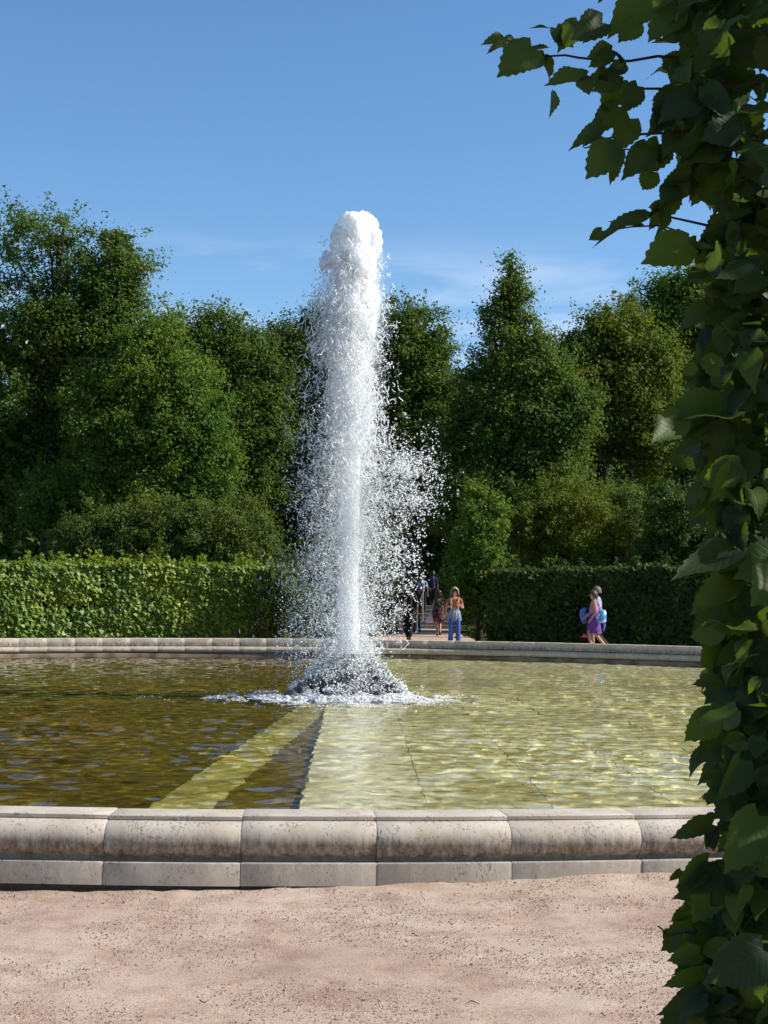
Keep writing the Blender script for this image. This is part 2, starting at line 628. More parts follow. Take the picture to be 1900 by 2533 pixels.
def mat_veil():
    """fine mist hanging round the jet: thick at the axis, torn towards its rim"""
    m, n, l, out = newmat('mist_veil')
    t = N(n, 'ShaderNodeTexCoord')
    sp = N(n, 'ShaderNodeSeparateXYZ')
    l.new(t.outputs['Object'], sp.inputs[0])
    cb = N(n, 'ShaderNodeCombineXYZ')
    l.new(sp.outputs[0], cb.inputs[0])
    l.new(sp.outputs[1], cb.inputs[1])
    ln = N(n, 'ShaderNodeVectorMath', operation='LENGTH')
    l.new(cb.outputs[0], ln.inputs[0])
    # half width of the veil over the height above the nozzle
    w = N(n, 'ShaderNodeFloatCurve')
    cv = w.mapping.curves[0]
    pts = [(0.0, 0.50), (0.12, 0.26), (0.35, 0.28), (0.6, 0.40), (0.85, 0.52), (1.0, 0.46)]
    cv.points[0].location = pts[0]
    cv.points[1].location = pts[-1]
    for p in pts[1:-1]:
        cv.points.new(*p)
    w.mapping.update()
    zz = N(n, 'ShaderNodeMapRange')
    zz.inputs[1].default_value = -0.6
    zz.inputs[2].default_value = 7.0
    l.new(sp.outputs[2], zz.inputs[0])
    l.new(zz.outputs[0], w.inputs['Value'])
    q = N(n, 'ShaderNodeMath', operation='DIVIDE')
    l.new(ln.outputs['Value'], q.inputs[0])
    l.new(w.outputs[0], q.inputs[1])
    mp_ = N(n, 'ShaderNodeMapping')
    mp_.inputs['Scale'].default_value = (1, 1, 0.42)
    l.new(t.outputs['Object'], mp_.inputs['Vector'])
    nz_ = N(n, 'ShaderNodeTexNoise', Scale=8.0, Detail=6.0, Roughness=0.75)
    l.new(mp_.outputs[0], nz_.inputs['Vector'])
    ns = N(n, 'ShaderNodeMath', operation='MULTIPLY_ADD')
    ns.inputs[1].default_value = 3.0
    ns.inputs[2].default_value = -1.5
    l.new(nz_.outputs[0], ns.inputs[0])
    ad = N(n, 'ShaderNodeMath', operation='SUBTRACT')
    l.new(q.outputs[0], ad.inputs[0])
    l.new(ns.outputs[0], ad.inputs[1])
    mr = N(n, 'ShaderNodeMapRange', interpolation_type='SMOOTHSTEP')
    mr.inputs[1].default_value = 1.0
    mr.inputs[2].default_value = 0.1
    mr.inputs[3].default_value = 0.0
    mr.inputs[4].default_value = 4.2
    l.new(ad.outputs[0], mr.inputs[0])
    v = N(n, 'ShaderNodeVolumePrincipled')
    v.inputs['Color'].default_value = (0.985, 0.985, 0.99, 1)
    v.inputs['Anisotropy'].default_value = 0.2
    l.new(mr.outputs[0], v.inputs['Density'])
    l.new(v.outputs[0], out.inputs['Volume'])
    return m


M['veil'] = mat_veil()
M['bark'] = mat_plain('bark', (0.05, 0.04, 0.03), 0.9, 0.6, 6, 0.1)
M['twig'] = mat_plain('twig_bark', (0.05, 0.03, 0.022), 0.7, 0.4, 30, 0.2)
M['hedge_core'] = mat_plain('hedge_inside', (0.012, 0.014, 0.007), 0.95, 0.5, 4, 0.0)
G = lambda *a: list(a)
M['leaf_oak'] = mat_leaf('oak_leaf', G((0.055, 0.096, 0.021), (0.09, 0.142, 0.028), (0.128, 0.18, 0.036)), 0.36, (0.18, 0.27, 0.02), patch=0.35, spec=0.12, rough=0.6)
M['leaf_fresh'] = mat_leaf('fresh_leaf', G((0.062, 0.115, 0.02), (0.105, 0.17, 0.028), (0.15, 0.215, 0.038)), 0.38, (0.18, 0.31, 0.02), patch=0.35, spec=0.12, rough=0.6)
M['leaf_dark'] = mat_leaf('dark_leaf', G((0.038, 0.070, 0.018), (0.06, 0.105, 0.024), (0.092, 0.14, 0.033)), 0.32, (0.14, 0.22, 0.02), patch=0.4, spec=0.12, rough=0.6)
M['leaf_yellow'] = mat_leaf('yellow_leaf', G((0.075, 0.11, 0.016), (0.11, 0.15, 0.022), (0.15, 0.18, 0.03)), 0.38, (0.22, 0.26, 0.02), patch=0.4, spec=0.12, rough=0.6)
M['leaf_hedge'] = mat_leaf('hedge_leaf', G((0.07, 0.135, 0.02), (0.14, 0.22, 0.03), (0.21, 0.285, 0.042), (0.31, 0.36, 0.06)), 0.42, (0.36, 0.47, 0.02), patch=0.55)
M['leaf_hedge_top'] = mat_leaf('hedge_top_leaf', G((0.13, 0.20, 0.02), (0.22, 0.27, 0.03), (0.16, 0.22, 0.025)), 0.42, (0.30, 0.36, 0.015), patch=0.8)
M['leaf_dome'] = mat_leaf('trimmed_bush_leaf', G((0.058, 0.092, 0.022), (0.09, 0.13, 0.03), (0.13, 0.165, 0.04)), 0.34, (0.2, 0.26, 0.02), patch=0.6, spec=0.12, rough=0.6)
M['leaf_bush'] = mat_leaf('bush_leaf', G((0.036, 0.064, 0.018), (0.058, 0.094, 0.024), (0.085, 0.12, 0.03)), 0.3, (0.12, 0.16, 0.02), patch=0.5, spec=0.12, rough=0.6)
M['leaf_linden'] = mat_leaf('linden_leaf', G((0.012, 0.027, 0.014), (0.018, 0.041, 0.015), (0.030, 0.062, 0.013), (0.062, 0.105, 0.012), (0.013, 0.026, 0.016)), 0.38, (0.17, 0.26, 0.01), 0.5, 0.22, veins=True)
M['skin'] = mat_plain('skin', (0.44, 0.25, 0.17), 0.55)
M['skin_tan'] = mat_plain('tanned_skin', (0.36, 0.19, 0.12), 0.55)
M['metal'] = mat_plain('steel', (0.45, 0.45, 0.44), 0.35, 0.15, 8, 0.5, 0.8)
M['step'] = mat_plain('step_stone', (0.24, 0.205, 0.18), 0.85, 0.35, 5, 0.2)

# ------------------------------------------------------------------ leaf clouds
def leaf_cloud(P, size, nrm, spread=0.8, aspect=0.62, fold=0.18, tri=False):
    """one folded diamond (4 vertices, 2 triangles) at each point"""
    n = len(P)
    nr = nrm + rng.normal(0, spread, (n, 3))
    nr /= np.linalg.norm(nr, axis=1, keepdims=True) + 1e-9
    t = rng.normal(0, 1, (n, 3)) + np.array([0, 0, -0.5])
    t -= nr * (t * nr).sum(1, keepdims=True)
    t /= np.linalg.norm(t, axis=1, keepdims=True) + 1e-9
    b = np.cross(nr, t)
    s = (size * 1.12 * rng.uniform(0.65, 1.3, n))[:, None]
    w = s * aspect * 0.5
    if tri:
        V = np.empty((n, 3, 3))
        V[:, 0] = P - t * s * 0.5
        V[:, 1] = P + b * w * 1.25 + t * s * rng.uniform(-.1, .3, (n, 1))
        V[:, 2] = P + t * s * 0.5 - b * w * 0.55
        return V.reshape(-1, 3), np.arange(n * 3).reshape(-1, 3)
    V = np.empty((n, 4, 3))
    V[:, 0] = P - t * s * 0.5
    V[:, 1] = P + b * w + nr * w * fold - t * s * 0.06
    V[:, 2] = P + t * s * 0.5
    V[:, 3] = P - b * w + nr * w * fold - t * s * 0.06
    base = (np.arange(n) * 4)[:, None]
    Fc = np.concatenate([base + np.array([[0, 1, 2]]), base + np.array([[0, 2, 3]])], 0)
    return V.reshape(-1, 3), Fc


def unit(n):
    v = rng.normal(0, 1, (n, 3))
    return v / np.linalg.norm(v, axis=1, keepdims=True)


def crown_points(blobs, dens, clus_r, per, shell=0.45):
    """blobs: (centre, rx, ry, rz, k). Leaf clusters fill the blobs, thicker towards their skin."""
    PP, NN, CC = [], [], []
    for (c, rx, ry, rz, k) in blobs:
        area = 4 * math.pi * ((rx * ry) ** 1.6 / 3 + (rx * rz) ** 1.6 / 3 + (ry * rz) ** 1.6 / 3) ** (1 / 1.6)
        nc = max(6, int(area * dens * k * 0.66))
        u = unit(nc)
        rad = shell + (1 - shell) * rng.uniform(0, 1, nc) ** 0.6
        rad *= 1 + 0.20 * np.sin(u[:, 0] * 5 + c[0]) * np.cos(u[:, 2] * 4.2 + c[2]) + rng.normal(0, 0.09, nc)
        cc = np.array(c) + u * rad[:, None] * np.array([rx, ry, rz])
        CC.append(cc)
        for j in range(nc):
            m = int(per * 5.6 * rng.uniform(0.4, 1.6))
            cr_ = clus_r * rng.uniform(0.7, 1.6)
            q = rng.normal(0, 0.5, (m, 3)) * np.array([cr_, cr_, cr_ * 0.72])
            PP.append(cc[j] + q)
            nn = 0.5 * u[j] + np.array([0, 0, 0.35]) + 0.45 * np.array(SUN) + 0.5 * q / (cr_ + 1e-6)
            NN.append(nn)
        # sprigs that break the outline
        ns = max(3, int(nc * 0.42))
        us = unit(ns)
        us[:, 2] = np.abs(us[:, 2]) * 1.2 - 0.25
        us /= np.linalg.norm(us, axis=1, keepdims=True)
        for j in range(ns):
            p0 = np.array(c) + us[j] * np.array([rx, ry, rz]) * rng.uniform(0.82, 1.0)
            dr = us[j] * 0.6 + np.array([0, 0, 0.55]) + rng.normal(0, 0.35, 3)
            dr /= np.linalg.norm(dr)
            L_ = clus_r * rng.uniform(0.8, 2.2)
            m = int(per * 1.3 * rng.uniform(0.7, 1.5))
            tt = rng.uniform(0, 1, m)
            PP.append(p0 + dr * (tt * L_)[:, None] + rng.normal(0, 1, (m, 3)) * (0.14 * clus_r + 0.30 * clus_r * (1 - tt))[:, None] * 0.8)
            NN.append(np.tile(0.5 * us[j] + np.array([0, 0, .5]), (m, 1)))
    return np.concatenate(PP), np.concatenate(NN), np.concatenate(CC)


def px_blobs(depth, lst):
    k = kpx(depth)
    out = []
    for b in lst:
        x, y, rx, ry = b[:4]
        dd = b[4] if len(b) > 4 else 0.0
        dens = b[5] if len(b) > 5 else 1.0
        c = at(x, y, depth + dd)
        out.append((tuple(c), rx * k, 0.5 * (rx + ry) * k * 0.9, ry * k, dens))
    return out


def inner_points(blobs):
    PP = []
    for (c, rx, ry, rz, k) in blobs:
        if k < 0.75:
            continue
        n = int(40 * (rx * ry + rx * rz + ry * rz))
        u = unit(n) * (rng.uniform(0.05, 0.74, n) ** 0.6)[:, None]
        PP.append(np.array(c) + u * np.array([rx, ry, rz]))
    return np.concatenate(PP) if PP else np.zeros((0, 3))


def tree(name, label, cat, depth, trunk_px, trunk_r, blobs, mat, size=0.13, dens=3.4, clus=0.42, per=24, group=None, top_px=None, limbs=14, bark='bark', thin=1.0):
    B = px_blobs(depth, blobs)
    bx = at(trunk_px, 1300, depth)
    base = Vector((bx.x, depth, 0))
    root = empty(name, base)
    tag(root, label, cat, group)
    P, Nn, CC = crown_points(B, dens, clus, per)
    keep = P[:, 2] > 0.25
    V, Fc = leaf_cloud(P[keep], size * 0.72, Nn[keep], 0.8, 0.8, 0, True)
    Q = inner_points(B)
    Q = Q[Q[:, 2] > 0.3]
    if len(Q):
        V2, F2 = leaf_cloud(Q, size * 2.4, np.tile(np.array([[0., -.3, .5]]), (len(Q), 1)), 0.9, 0.8, 0, True)
        V, Fc = np.concatenate([V, V2]), np.concatenate([Fc, F2 + len(V)])
    V = V - np.array(base)
    link('crown', npmesh('crown', V, Fc), M[mat], root)
    mb = MB()
    zmax = max(b[0][2] + b[3] * 0.5 for b in B)
    if top_px:
        tp = at(top_px[0], top_px[1], depth) - base
    else:
        bt = max(B, key=lambda b: b[0][2])
        tp = Vector(bt[0]) - base
    pts, rad = [], []
    nseg = 9
    for i in range(nseg):
        t = i / (nseg - 1)
        w = math.sin(t * 7 + depth) * 0.12
        pts.append(Vector((tp.x * t * t + w * t, tp.y * t * t, tp.z * t - 0.15 * (1 - t))))
        rad.append(trunk_r * ((1 - t) ** 0.8) + 0.025 + (0.35 * trunk_r if i == 0 else 0))
    mb.tube(pts, rad, 8)
    idx = rng.choice(len(CC), size=min(limbs, len(CC)), replace=False)
    for j in idx:
        e_ = Vector(CC[j]) - base
        t = min(0.92, max(0.22, (e_.z / max(tp.z, 1)) * 0.72))
        f = t * (nseg - 1)
        i0 = int(f)
        s_ = pts[i0].lerp(pts[min(i0 + 1, nseg - 1)], f - i0)
        md = s_.lerp(e_, 0.5) + Vector((0, 0, 0.12 * (e_ - s_).length))
        r0 = trunk_r * (1 - t) * 0.5 + 0.03
        mb.tube([s_, s_.lerp(md, 0.5) + Vector((0, 0, .05)), md, md.lerp(e_, 0.5), e_], [r0, r0 * .8, r0 * .6, r0 * .4, 0.012], 5)
    mb.build('trunk', M[bark], root, True)
    return root


# ------------------------------------------------------------------ the setting: ground, gravel, water
CX, CY = -1.17, 23.43
R_IN, R_OUT = 15.22, 15.60
Z_W = -0.12
JET = Vector((-0.55, 24.2, 0))


def fbm(x, y, z=0.0):
    return mnoise.fractal(Vector((x, y, z)), 1.0, 2.0, 4)


def gravel_z(x, y):
    """the gravel lies uneven against the kerb: scooped out on the left, heaped on the right"""
    d = math.hypot(x - CX, y - CY) - R_OUT
    e_ = math.exp(-max(d, 0) / 0.35)
    side = min(1.0, max(-1.0, (x - 0.3) / 1.6))
    z = 0.012 * fbm(x * 0.9, y * 0.9) + 0.007 * fbm(x * 5, y * 5, 3)
    z += e_ * (0.045 * side + 0.016 + 0.018 * fbm(x * 2.3, y * 2.3, 7))
    if y > 20:
        z *= 0.4
    return z


def ring_sheet(name, mat, radii, angs, zf, closed=True):
    V, Fc = [], []
    na = len(angs)
    for r in radii:
        for a in angs:
            x, y = CX + r * math.cos(a), CY + r * math.sin(a)
            V.append((x, y, zf(x, y)))
    for i in range(len(radii) - 1):
        for j in range(na if closed else na - 1):
            j2 = (j + 1) % na
            Fc.append((i * na + j, i * na + j2, (i + 1) * na + j2, (i + 1) * na + j))
    return link(name, npmesh(name, V, Fc), mat, None, True)


# fine in the stretch in front of the camera, coarse elsewhere
front = np.linspace(-math.pi / 2 - 0.30, -math.pi / 2 + 0.36, 330)
rest = np.linspace(-math.pi / 2 + 0.36, 1.5 * math.pi - 0.30, 150)[1:-1]
angs = list(front) + list(rest)
radii = [R_OUT - 0.10] + list(R_OUT - 0.02 + np.linspace(0, 3.4, 80)) + [R_OUT + 4.2, R_OUT + 5.2]
o = ring_sheet('gravel_path', M['gravel'], radii, angs, gravel_z)
tag(o, kind='structure')
o = ring_sheet('ground', M['soil'], [R_OUT + 5.2, 26, 32, 45, 70, 120, 250, 600], np.linspace(0, 2 * math.pi, 97)[:-1], lambda x, y: -0.004)
tag(o, kind='structure')
# camera-side gravel
mbp = MB()
mbp.add([(-12, -8, 0.002), (12, -8, 0.002), (12, 5.0, 0.002), (-12, 5.0, 0.002)], [(0, 1, 2, 3)])
o = mbp.build('forecourt', M['gravel'])
tag(o, kind='structure')
# alley leading away behind the pool
mbp = MB()
mbp.add([(-0.9, 43.2, 0.004), (3.2, 43.2, 0.004), (3.0, 67.0, 0.004), (-0.7, 67.0, 0.004)], [(0, 1, 2, 3)])
o = mbp.build('alley_path', M['gravel'])
tag(o, kind='structure')

# loose grit lying on the gravel in front of the kerb
def grit(name, n, smin, smax, mat, region, flat=0.7):
    pts = []
    while len(pts) < n:
        y = rng.uniform(region[2], region[3])
        x = rng.uniform(region[0], region[1])
        if abs(x) > y * 0.29 + 0.2:
            continue
        if math.hypot(x - CX, y - CY) < R_OUT + 0.01:
            continue
        if fbm(x * 1.7, y * 1.7, 11) + rng.uniform(-.35, .35) < 0:
            continue
        pts.append((x, y, gravel_z(x, y)))
    P = np.array(pts)
    s = smin + (smax - smin) * rng.uniform(0, 1, n) ** 3
    an = rng.uniform(0, 6.28, (n, 1)) + np.array([[0, 2.1, 4.2]])
    V = np.zeros((n, 4, 3))
    V[:, :3, 0] = np.cos(an) * rng.uniform(.6, 1.4, (n, 3))
    V[:, :3, 1] = np.sin(an) * rng.uniform(.6, 1.4, (n, 3))
    V[:, :3, 2] = -.2
    V[:, 3, 2] = flat * 1.4
    V = P[:, None, :] + V * s[:, None, None]
    tri = np.array([[0, 1, 3], [1, 2, 3], [2, 0, 3]])
    Fc = (np.arange(n) * 4)[:, None, None] + tri[None]
    return link(name, npmesh(name, V.reshape(-1, 3), Fc.reshape(-1, 3)), mat)


M['grit'] = mat_leaf('grit', G((0.16, 0.10, 0.08), (0.30, 0.20, 0.16), (0.50, 0.39, 0.33), (0.07, 0.045, 0.035), (0.40, 0.29, 0.24)), 0.0, (0.3, 0.2, 0.2), 0.9, 0.1)
o = grit('loose_grit', 34000, 0.0022, 0.0075, M['grit'], (-2.8, 2.4, 5.0, 8.6))
tag(o, 'loose pinkish grit scattered over the gravel in front of the kerb', 'grit', kind='stuff')
mbp = MB()
for i in range(9):
    y = rng.uniform(5.3, 7.6)
    x = rng.uniform(-0.27, 0.2) * y
    a = rng.uniform(-0.5, 0.5) + (0 if rng.uniform() < .7 else 1.4)
    L = rng.uniform(0.012, 0.05)
    z = gravel_z(x, y) + 0.006
    pts = [(x + L * math.cos(a) * t, y + L * math.sin(a) * t + 0.012 * math.sin(t * 5 + i), z + 0.004 * math.sin(t * 4 + i)) for t in (0, .3, .6, 1)]
    mbp.tube(pts, [0.0016, 0.0022, 0.002, 0.001], 4)
o = mbp.build('twig_litter', M['twig'])
tag(o, 'tiny dry twigs and bits of bark lying about on the gravel', 'twigs', kind='stuff')

# water surface: real ripples
def water_height(X, Y):
    h = np.zeros_like(X)
    r_ = np.random.default_rng(3)
    for i in range(46):
        lam = 0.13 * (0.58 / 0.13) ** (r_.uniform() ** 1.4)
        k = 2 * math.pi / lam
        th = r_.normal(math.pi / 2, 0.6)          # crests lie mostly across the view
        ph = r_.uniform(0, 6.28)
        amp = 0.0040 * lam
        wob = 0.5 * np.sin(X * r_.uniform(.3, .9) + Y * r_.uniform(.3, .9) + r_.uniform(0, 6))
        h += amp * np.sin(k * (X * math.cos(th) + Y * math.sin(th)) + ph + wob * 2)
    h *= 1.0 + 0.30 * np.sin(0.62 * X + 0.33 * Y + 1.0) * np.cos(0.47 * Y - 0.25 * X) + 0.22 * np.sin(1.7 * X - 0.6 * Y) * np.sin(0.9 * Y + 0.4 * X)
    d = np.hypot(X - JET.x, Y - JET.y)
    env = np.exp(-d / 4.5) * (d > 0.5)
    h += 0.011 * env * np.sin(d * 2 * math.pi / 0.42 + 1.3 * np.sin(np.arctan2(Y - JET.y, X - JET.x) * 7)) * np.sin(X * 3.1) * 0.6
    return h


def water_sheet():
    xs = np.concatenate([np.arange(-16.6, -10.6, 0.3), np.arange(-10.6, 10.6, 0.05), np.arange(10.6, 14.4, 0.3)])
    ys = np.concatenate([np.arange(8.0, 10.8, 0.2), np.arange(10.8, 18, 0.045), np.arange(18, 26, .07), np.arange(26, 39.0, 0.11)])
    X, Y = np.meshgrid(xs, ys)
    Z = Z_W + water_height(X, Y)
    nx, ny = len(xs), len(ys)
    V = np.stack([X, Y, Z], -1).reshape(-1, 3)
    ii = np.arange((nx - 1) * (ny - 1))
    a = (ii // (nx - 1)) * nx + ii % (nx - 1)
    Fc = np.stack([a, a + 1, a + nx + 1, a + nx], 1)
    cxy = V[Fc].mean(1)
    inside = np.hypot(cxy[:, 0] - CX, cxy[:, 1] - CY) < R_IN + 0.12
    # leave out what can only be seen from outside the photograph's sector far to the sides
    wedge = (np.abs(cxy[:, 0]) < cxy[:, 1] * 0.275 + 0.35) & (cxy[:, 1] > 9.5)
    # outside the sector in view a coarse calm sheet carries on
    gx = np.arange(-17, 15, 0.5)
    gy = np.arange(8.0, 39.5, 0.5)
    GX, GY = np.meshgrid(gx, gy)
    V2 = np.stack([GX, GY, np.full_like(GX, Z_W)], -1).reshape(-1, 3)
    jj = np.arange((len(gx) - 1) * (len(gy) - 1))
    a2 = (jj // (len(gx) - 1)) * len(gx) + jj % (len(gx) - 1)
    F2 = np.stack([a2, a2 + 1, a2 + len(gx) + 1, a2 + len(gx)], 1)
    c2 = V2[F2].mean(1)
    k2 = (np.hypot(c2[:, 0] - CX, c2[:, 1] - CY) < R_IN + 0.3) & ~((np.abs(c2[:, 0]) < c2[:, 1] * 0.275 + 0.05) & (c2[:, 1] > 9.7))
    Fc = np.concatenate([Fc[inside & wedge], F2[k2] + len(V)])
    V = np.concatenate([V, V2])
    used = np.unique(Fc)
    remap = np.zeros(len(V), dtype=np.int32)
    remap[used] = np.arange(len(used))
    return npmesh('water', V[used], remap[Fc])


o = link('water', water_sheet(), M['water'], None, True)
o.cycles.is_caustics_caster = True
sun.cycles.is_caustics_light = True
tag(o, kind='structure')

# ------------------------------------------------------------------ pool basin
basin = empty('fountain_basin', (CX, CY, 0))
tag(basin, 'round pool basin with pale travertine kerb holding the fountain water', 'basin')
NB = 138
DA = 2 * math.pi / NB


def sweep_block(name, prof, a0, a1, seg, gap):
    """closed profile [(r, z)] swept about the basin centre, chamfered slightly at both joints"""
    V, Fc = [], []
    n = len(prof)
    cr_ = sum(p[0] for p in prof) / n
    cz_ = sum(p[1] for p in prof) / n
    g = gap / R_OUT
    ring = [(a0 + g, 0.0035)] + [(a0 + g + 0.008 / R_OUT + (a1 - a0 - 2 * g - 0.016 / R_OUT) * i / seg, 0) for i in range(seg + 1)] + [(a1 - g, 0.0035)]
    for (a, ins) in ring:
        for (r, z) in prof:
            dr, dz = cr_ - r, cz_ - z
            L = math.hypot(dr, dz) or 1
            rr, zz = r + dr / L * ins, z + dz / L * ins
            V.append((rr * math.cos(a), rr * math.sin(a), zz))
    m = len(ring)
    for i in range(m - 1):
        for k in range(n):
            k2 = (k + 1) % n
            Fc.append((i * n + k, (i + 1) * n + k, (i + 1) * n + k2, i * n + k2))
    Fc.append(tuple(range(n)))
    Fc.append(tuple(reversed(range((m - 1) * n, m * n))))
    me = bpy.data.meshes.new(name)
    me.from_pydata(V, [], Fc)
    me.update()
    return me


# r measured from the centre; outside is larger r
RO = R_OUT
cop = []
for i in range(10):                                    # outer half-round moulding
    t = i / 9
    ang = R_(-62 + 152 * t)
    cop.append((RO - 0.120 + 0.113 * math.cos(ang), 0.222 + 0.098 * math.sin(ang)))
cop += [(RO - 0.128, 0.316), (RO - 0.128, 0.325), (RO - 0.119, 0.3255), (RO - 0.118, 0.343), (RO - 0.123, 0.347)]
cop += [(R_IN + 0.006, 0.345), (R_IN, 0.338), (R_IN - 0.004, 0.160), (R_IN + 0.02, 0.157)]
for i in range(8):                                     # inner moulding
    t = i / 7
    ang = R_(100 - 165 * t)
    cop.append((R_IN + 0.03 - 0.085 * math.cos(R_(90) - ang + R_(0)) * 0 - 0.10 * math.cos(ang - R_(0)) * (1 if abs(ang) < R_(90) else 0.2), 0.068 + 0.085 * math.sin(ang)))
cop += [(R_IN + 0.05, 0.0), (RO - 0.08, 0.10)]
pl = [(RO - 0.20, 0.003), (RO - 0.20, 0.112), (RO - 0.012, 0.122), (RO - 0.002, 0.119), (RO, 0.112), (RO, 0.003)]
pl = list(reversed(pl))
me_cop = sweep_block('coping_block', cop, 0, DA, 4, 0.0013)
me_pl = sweep_block('plinth_block', pl, 0, DA, 3, 0.0013)
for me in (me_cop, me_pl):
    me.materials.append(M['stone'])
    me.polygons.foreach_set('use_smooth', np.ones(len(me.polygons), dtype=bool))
    me.set_sharp_from_angle(angle=R_(38))
PH = 0.0058
for i in range(NB):
    a = i * DA + PH
    am = a + DA / 2
    for nm, me in (('coping_block', me_cop), ('plinth_block', me_pl)):
        if nm == 'plinth_block' and math.sin(am) > -0.5:
            continue                                   # the outer foot of the far kerb cannot be seen
        b = bpy.data.objects.new(nm, me)
        COL.objects.link(b)
        b.parent = basin
        jr = random.uniform(-.003, .003)
        b.rotation_euler = (0, 0, a)
        b.location = (jr * math.cos(am), jr * math.sin(am), random.uniform(-.002, .002))


def lathe(name, prof, nseg, mat, parent, smooth=True):
    V, Fc = [], []
    n = len(prof)
    for j in range(nseg):
        a = 2 * math.pi * j / nseg
        for (r, z) in prof:
            V.append((r * math.cos(a), r * math.sin(a), z))
    for j in range(nseg):
        j2 = (j + 1) % nseg
        for k in range(n - 1):
            Fc.append((j * n + k, j2 * n + k, j2 * n + k + 1, j * n + k + 1))
    me = bpy.data.meshes.new(name)
    me.from_pydata(V, [], Fc)
    me.update()
    return link(name, me, mat, parent, smooth)


lathe('mortar_bed', [(R_IN + 0.06, 0.0), (R_IN + 0.04, 0.30), (RO - 0.16, 0.30), (RO - 0.10, 0.24), (RO - 0.10, 0.095), (RO - 0.03, 0.085), (RO - 0.03, -0.15)], 220, M['mortar'], basin)
M['wetstone'] = mat_plain('wet_stone', (0.22, 0.17, 0.12), 0.6, 0.6, 3, 0.3, col2=(0.09, 0.06, 0.035))
lathe('inner_wall', [(R_IN + 0.055, 0.02), (R_IN + 0.01, -0.02), (R_IN - 0.03, -0.028), (R_IN - 0.035, -0.06), (R_IN - 0.03, -0.9)], 220, M['wetstone'], basin)

# the bed: slabs; the weedy half left of the pipe duct lies deeper
bed_mb = MB()
bed_mb.add([(-17, -16, -1.05), (17, -16, -1.05), (17, 17, -1.05), (-17, 17, -1.05)], [(0, 1, 2, 3)])
bed_mb.build('bed', M['mortar'], basin)
A0 = Vector((-0.84 - CX, 22.6 - CY, 0))
ddir = Vector((0.018, -1, 0)).normalized()
dnor = Vector((1, 0.018, 0)).normalized()
SL = 1.02
sh = {}


def slab_mesh(key, w, d, h):
    if key not in sh:
        bm = bmesh.new()
        bmesh.ops.create_cube(bm, size=1.0)
        bmesh.ops.scale(bm, vec=(w - 0.006, d - 0.006, h), verts=bm.verts)
        sh[key] = bmmesh(key, bm)
    return sh[key]


ang_s = 0.018
spots = []
for i in range(-16, 17):
    for j in range(-17, 17):
        p = A0 + dnor * ((i + 0.5) * SL) - ddir * (j * SL)
        if p.length > R_IN + 0.5:
            continue
        wx, wy = p.x + CX, p.y + CY
        if wy < 9.6 or abs(wx) > wy * 0.275 + 1.0:
            continue
        spots.append((wy, p, i))
spots.sort(key=lambda q: q[0])
rest_mb = {}
for n_, (wy, p, i) in enumerate(spots):
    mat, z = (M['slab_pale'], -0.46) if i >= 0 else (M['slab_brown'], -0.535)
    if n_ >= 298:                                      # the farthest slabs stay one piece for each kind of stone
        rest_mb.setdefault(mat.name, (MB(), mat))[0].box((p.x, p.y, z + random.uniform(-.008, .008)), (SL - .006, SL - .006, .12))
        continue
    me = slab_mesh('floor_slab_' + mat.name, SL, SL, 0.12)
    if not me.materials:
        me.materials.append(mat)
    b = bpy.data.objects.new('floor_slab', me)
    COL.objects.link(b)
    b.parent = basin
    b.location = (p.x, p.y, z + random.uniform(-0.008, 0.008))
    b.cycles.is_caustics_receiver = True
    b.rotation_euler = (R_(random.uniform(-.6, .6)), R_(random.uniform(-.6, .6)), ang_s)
for mb_, mat in rest_mb.values():
    o = mb_.build('floor_paving', mat, basin)
    o.cycles.is_caustics_receiver = True
    o['kind'] = 'stuff'
D0 = Vector((-0.98 - CX, 22.4 - CY, 0))
D1 = Vector((-1.76 - CX, 9.0 - CY, 0))
d_dir = (D1 - D0).normalized()
d_ang = math.atan2(d_dir.y, d_dir.x) + math.pi / 2
for j in range(0, 14):
    p = D0 + d_dir * (j * 1.0 + 0.2)
    if p.length > R_IN:
        break
    me = slab_mesh('duct_cover', 0.50, 1.0, 0.30)
    if not me.materials:
        me.materials.append(M['duct'])
    b = bpy.data.objects.new('duct_cover', me)
    COL.objects.link(b)
    b.parent = basin
    b.cycles.is_caustics_receiver = True
    b.location = (p.x, p.y, -0.605 + random.uniform(-.006, .006) - 0.001 * j)
    b.rotation_euler = (0, 0, d_ang + R_(random.uniform(-1, 1)))

# ------------------------------------------------------------------ rocks, jet, spray
KJ = kpx(JET.y)


def jp(x, y, dy=0.0):
    return at(x, y, JET.y + dy)


mound = empty('rock_mound', (JET.x, JET.y, Z_W))
tag(mound, 'low heap of dark wet rocks at the foot of the water jet', 'rocks')


def rock(c, r, seed):
    bm = bmesh.new()
    bmesh.ops.create_icosphere(bm, subdivisions=3, radius=1.0)
    for v in bm.verts:
        d = v.co.normalized()
        f = 1 + 0.42 * mnoise.noise(d * 1.4 + Vector((seed, 0, 0))) + 0.2 * mnoise.noise(d * 3.3 + Vector((0, seed, 0))) + 0.08 * mnoise.noise(d * 8 + Vector((0, 0, seed)))
        v.co = Vector((d.x * r[0], d.y * r[1], d.z * r[2])) * f
    o_ = link('rock', bmmesh('rock', bm), M['rock'], mound, True)
    o_.location = Vector(c) - Vector((JET.x, JET.y, Z_W))
    o_.rotation_euler = (random.uniform(-.3, .3), random.uniform(-.3, .3), random.uniform(0, 6))


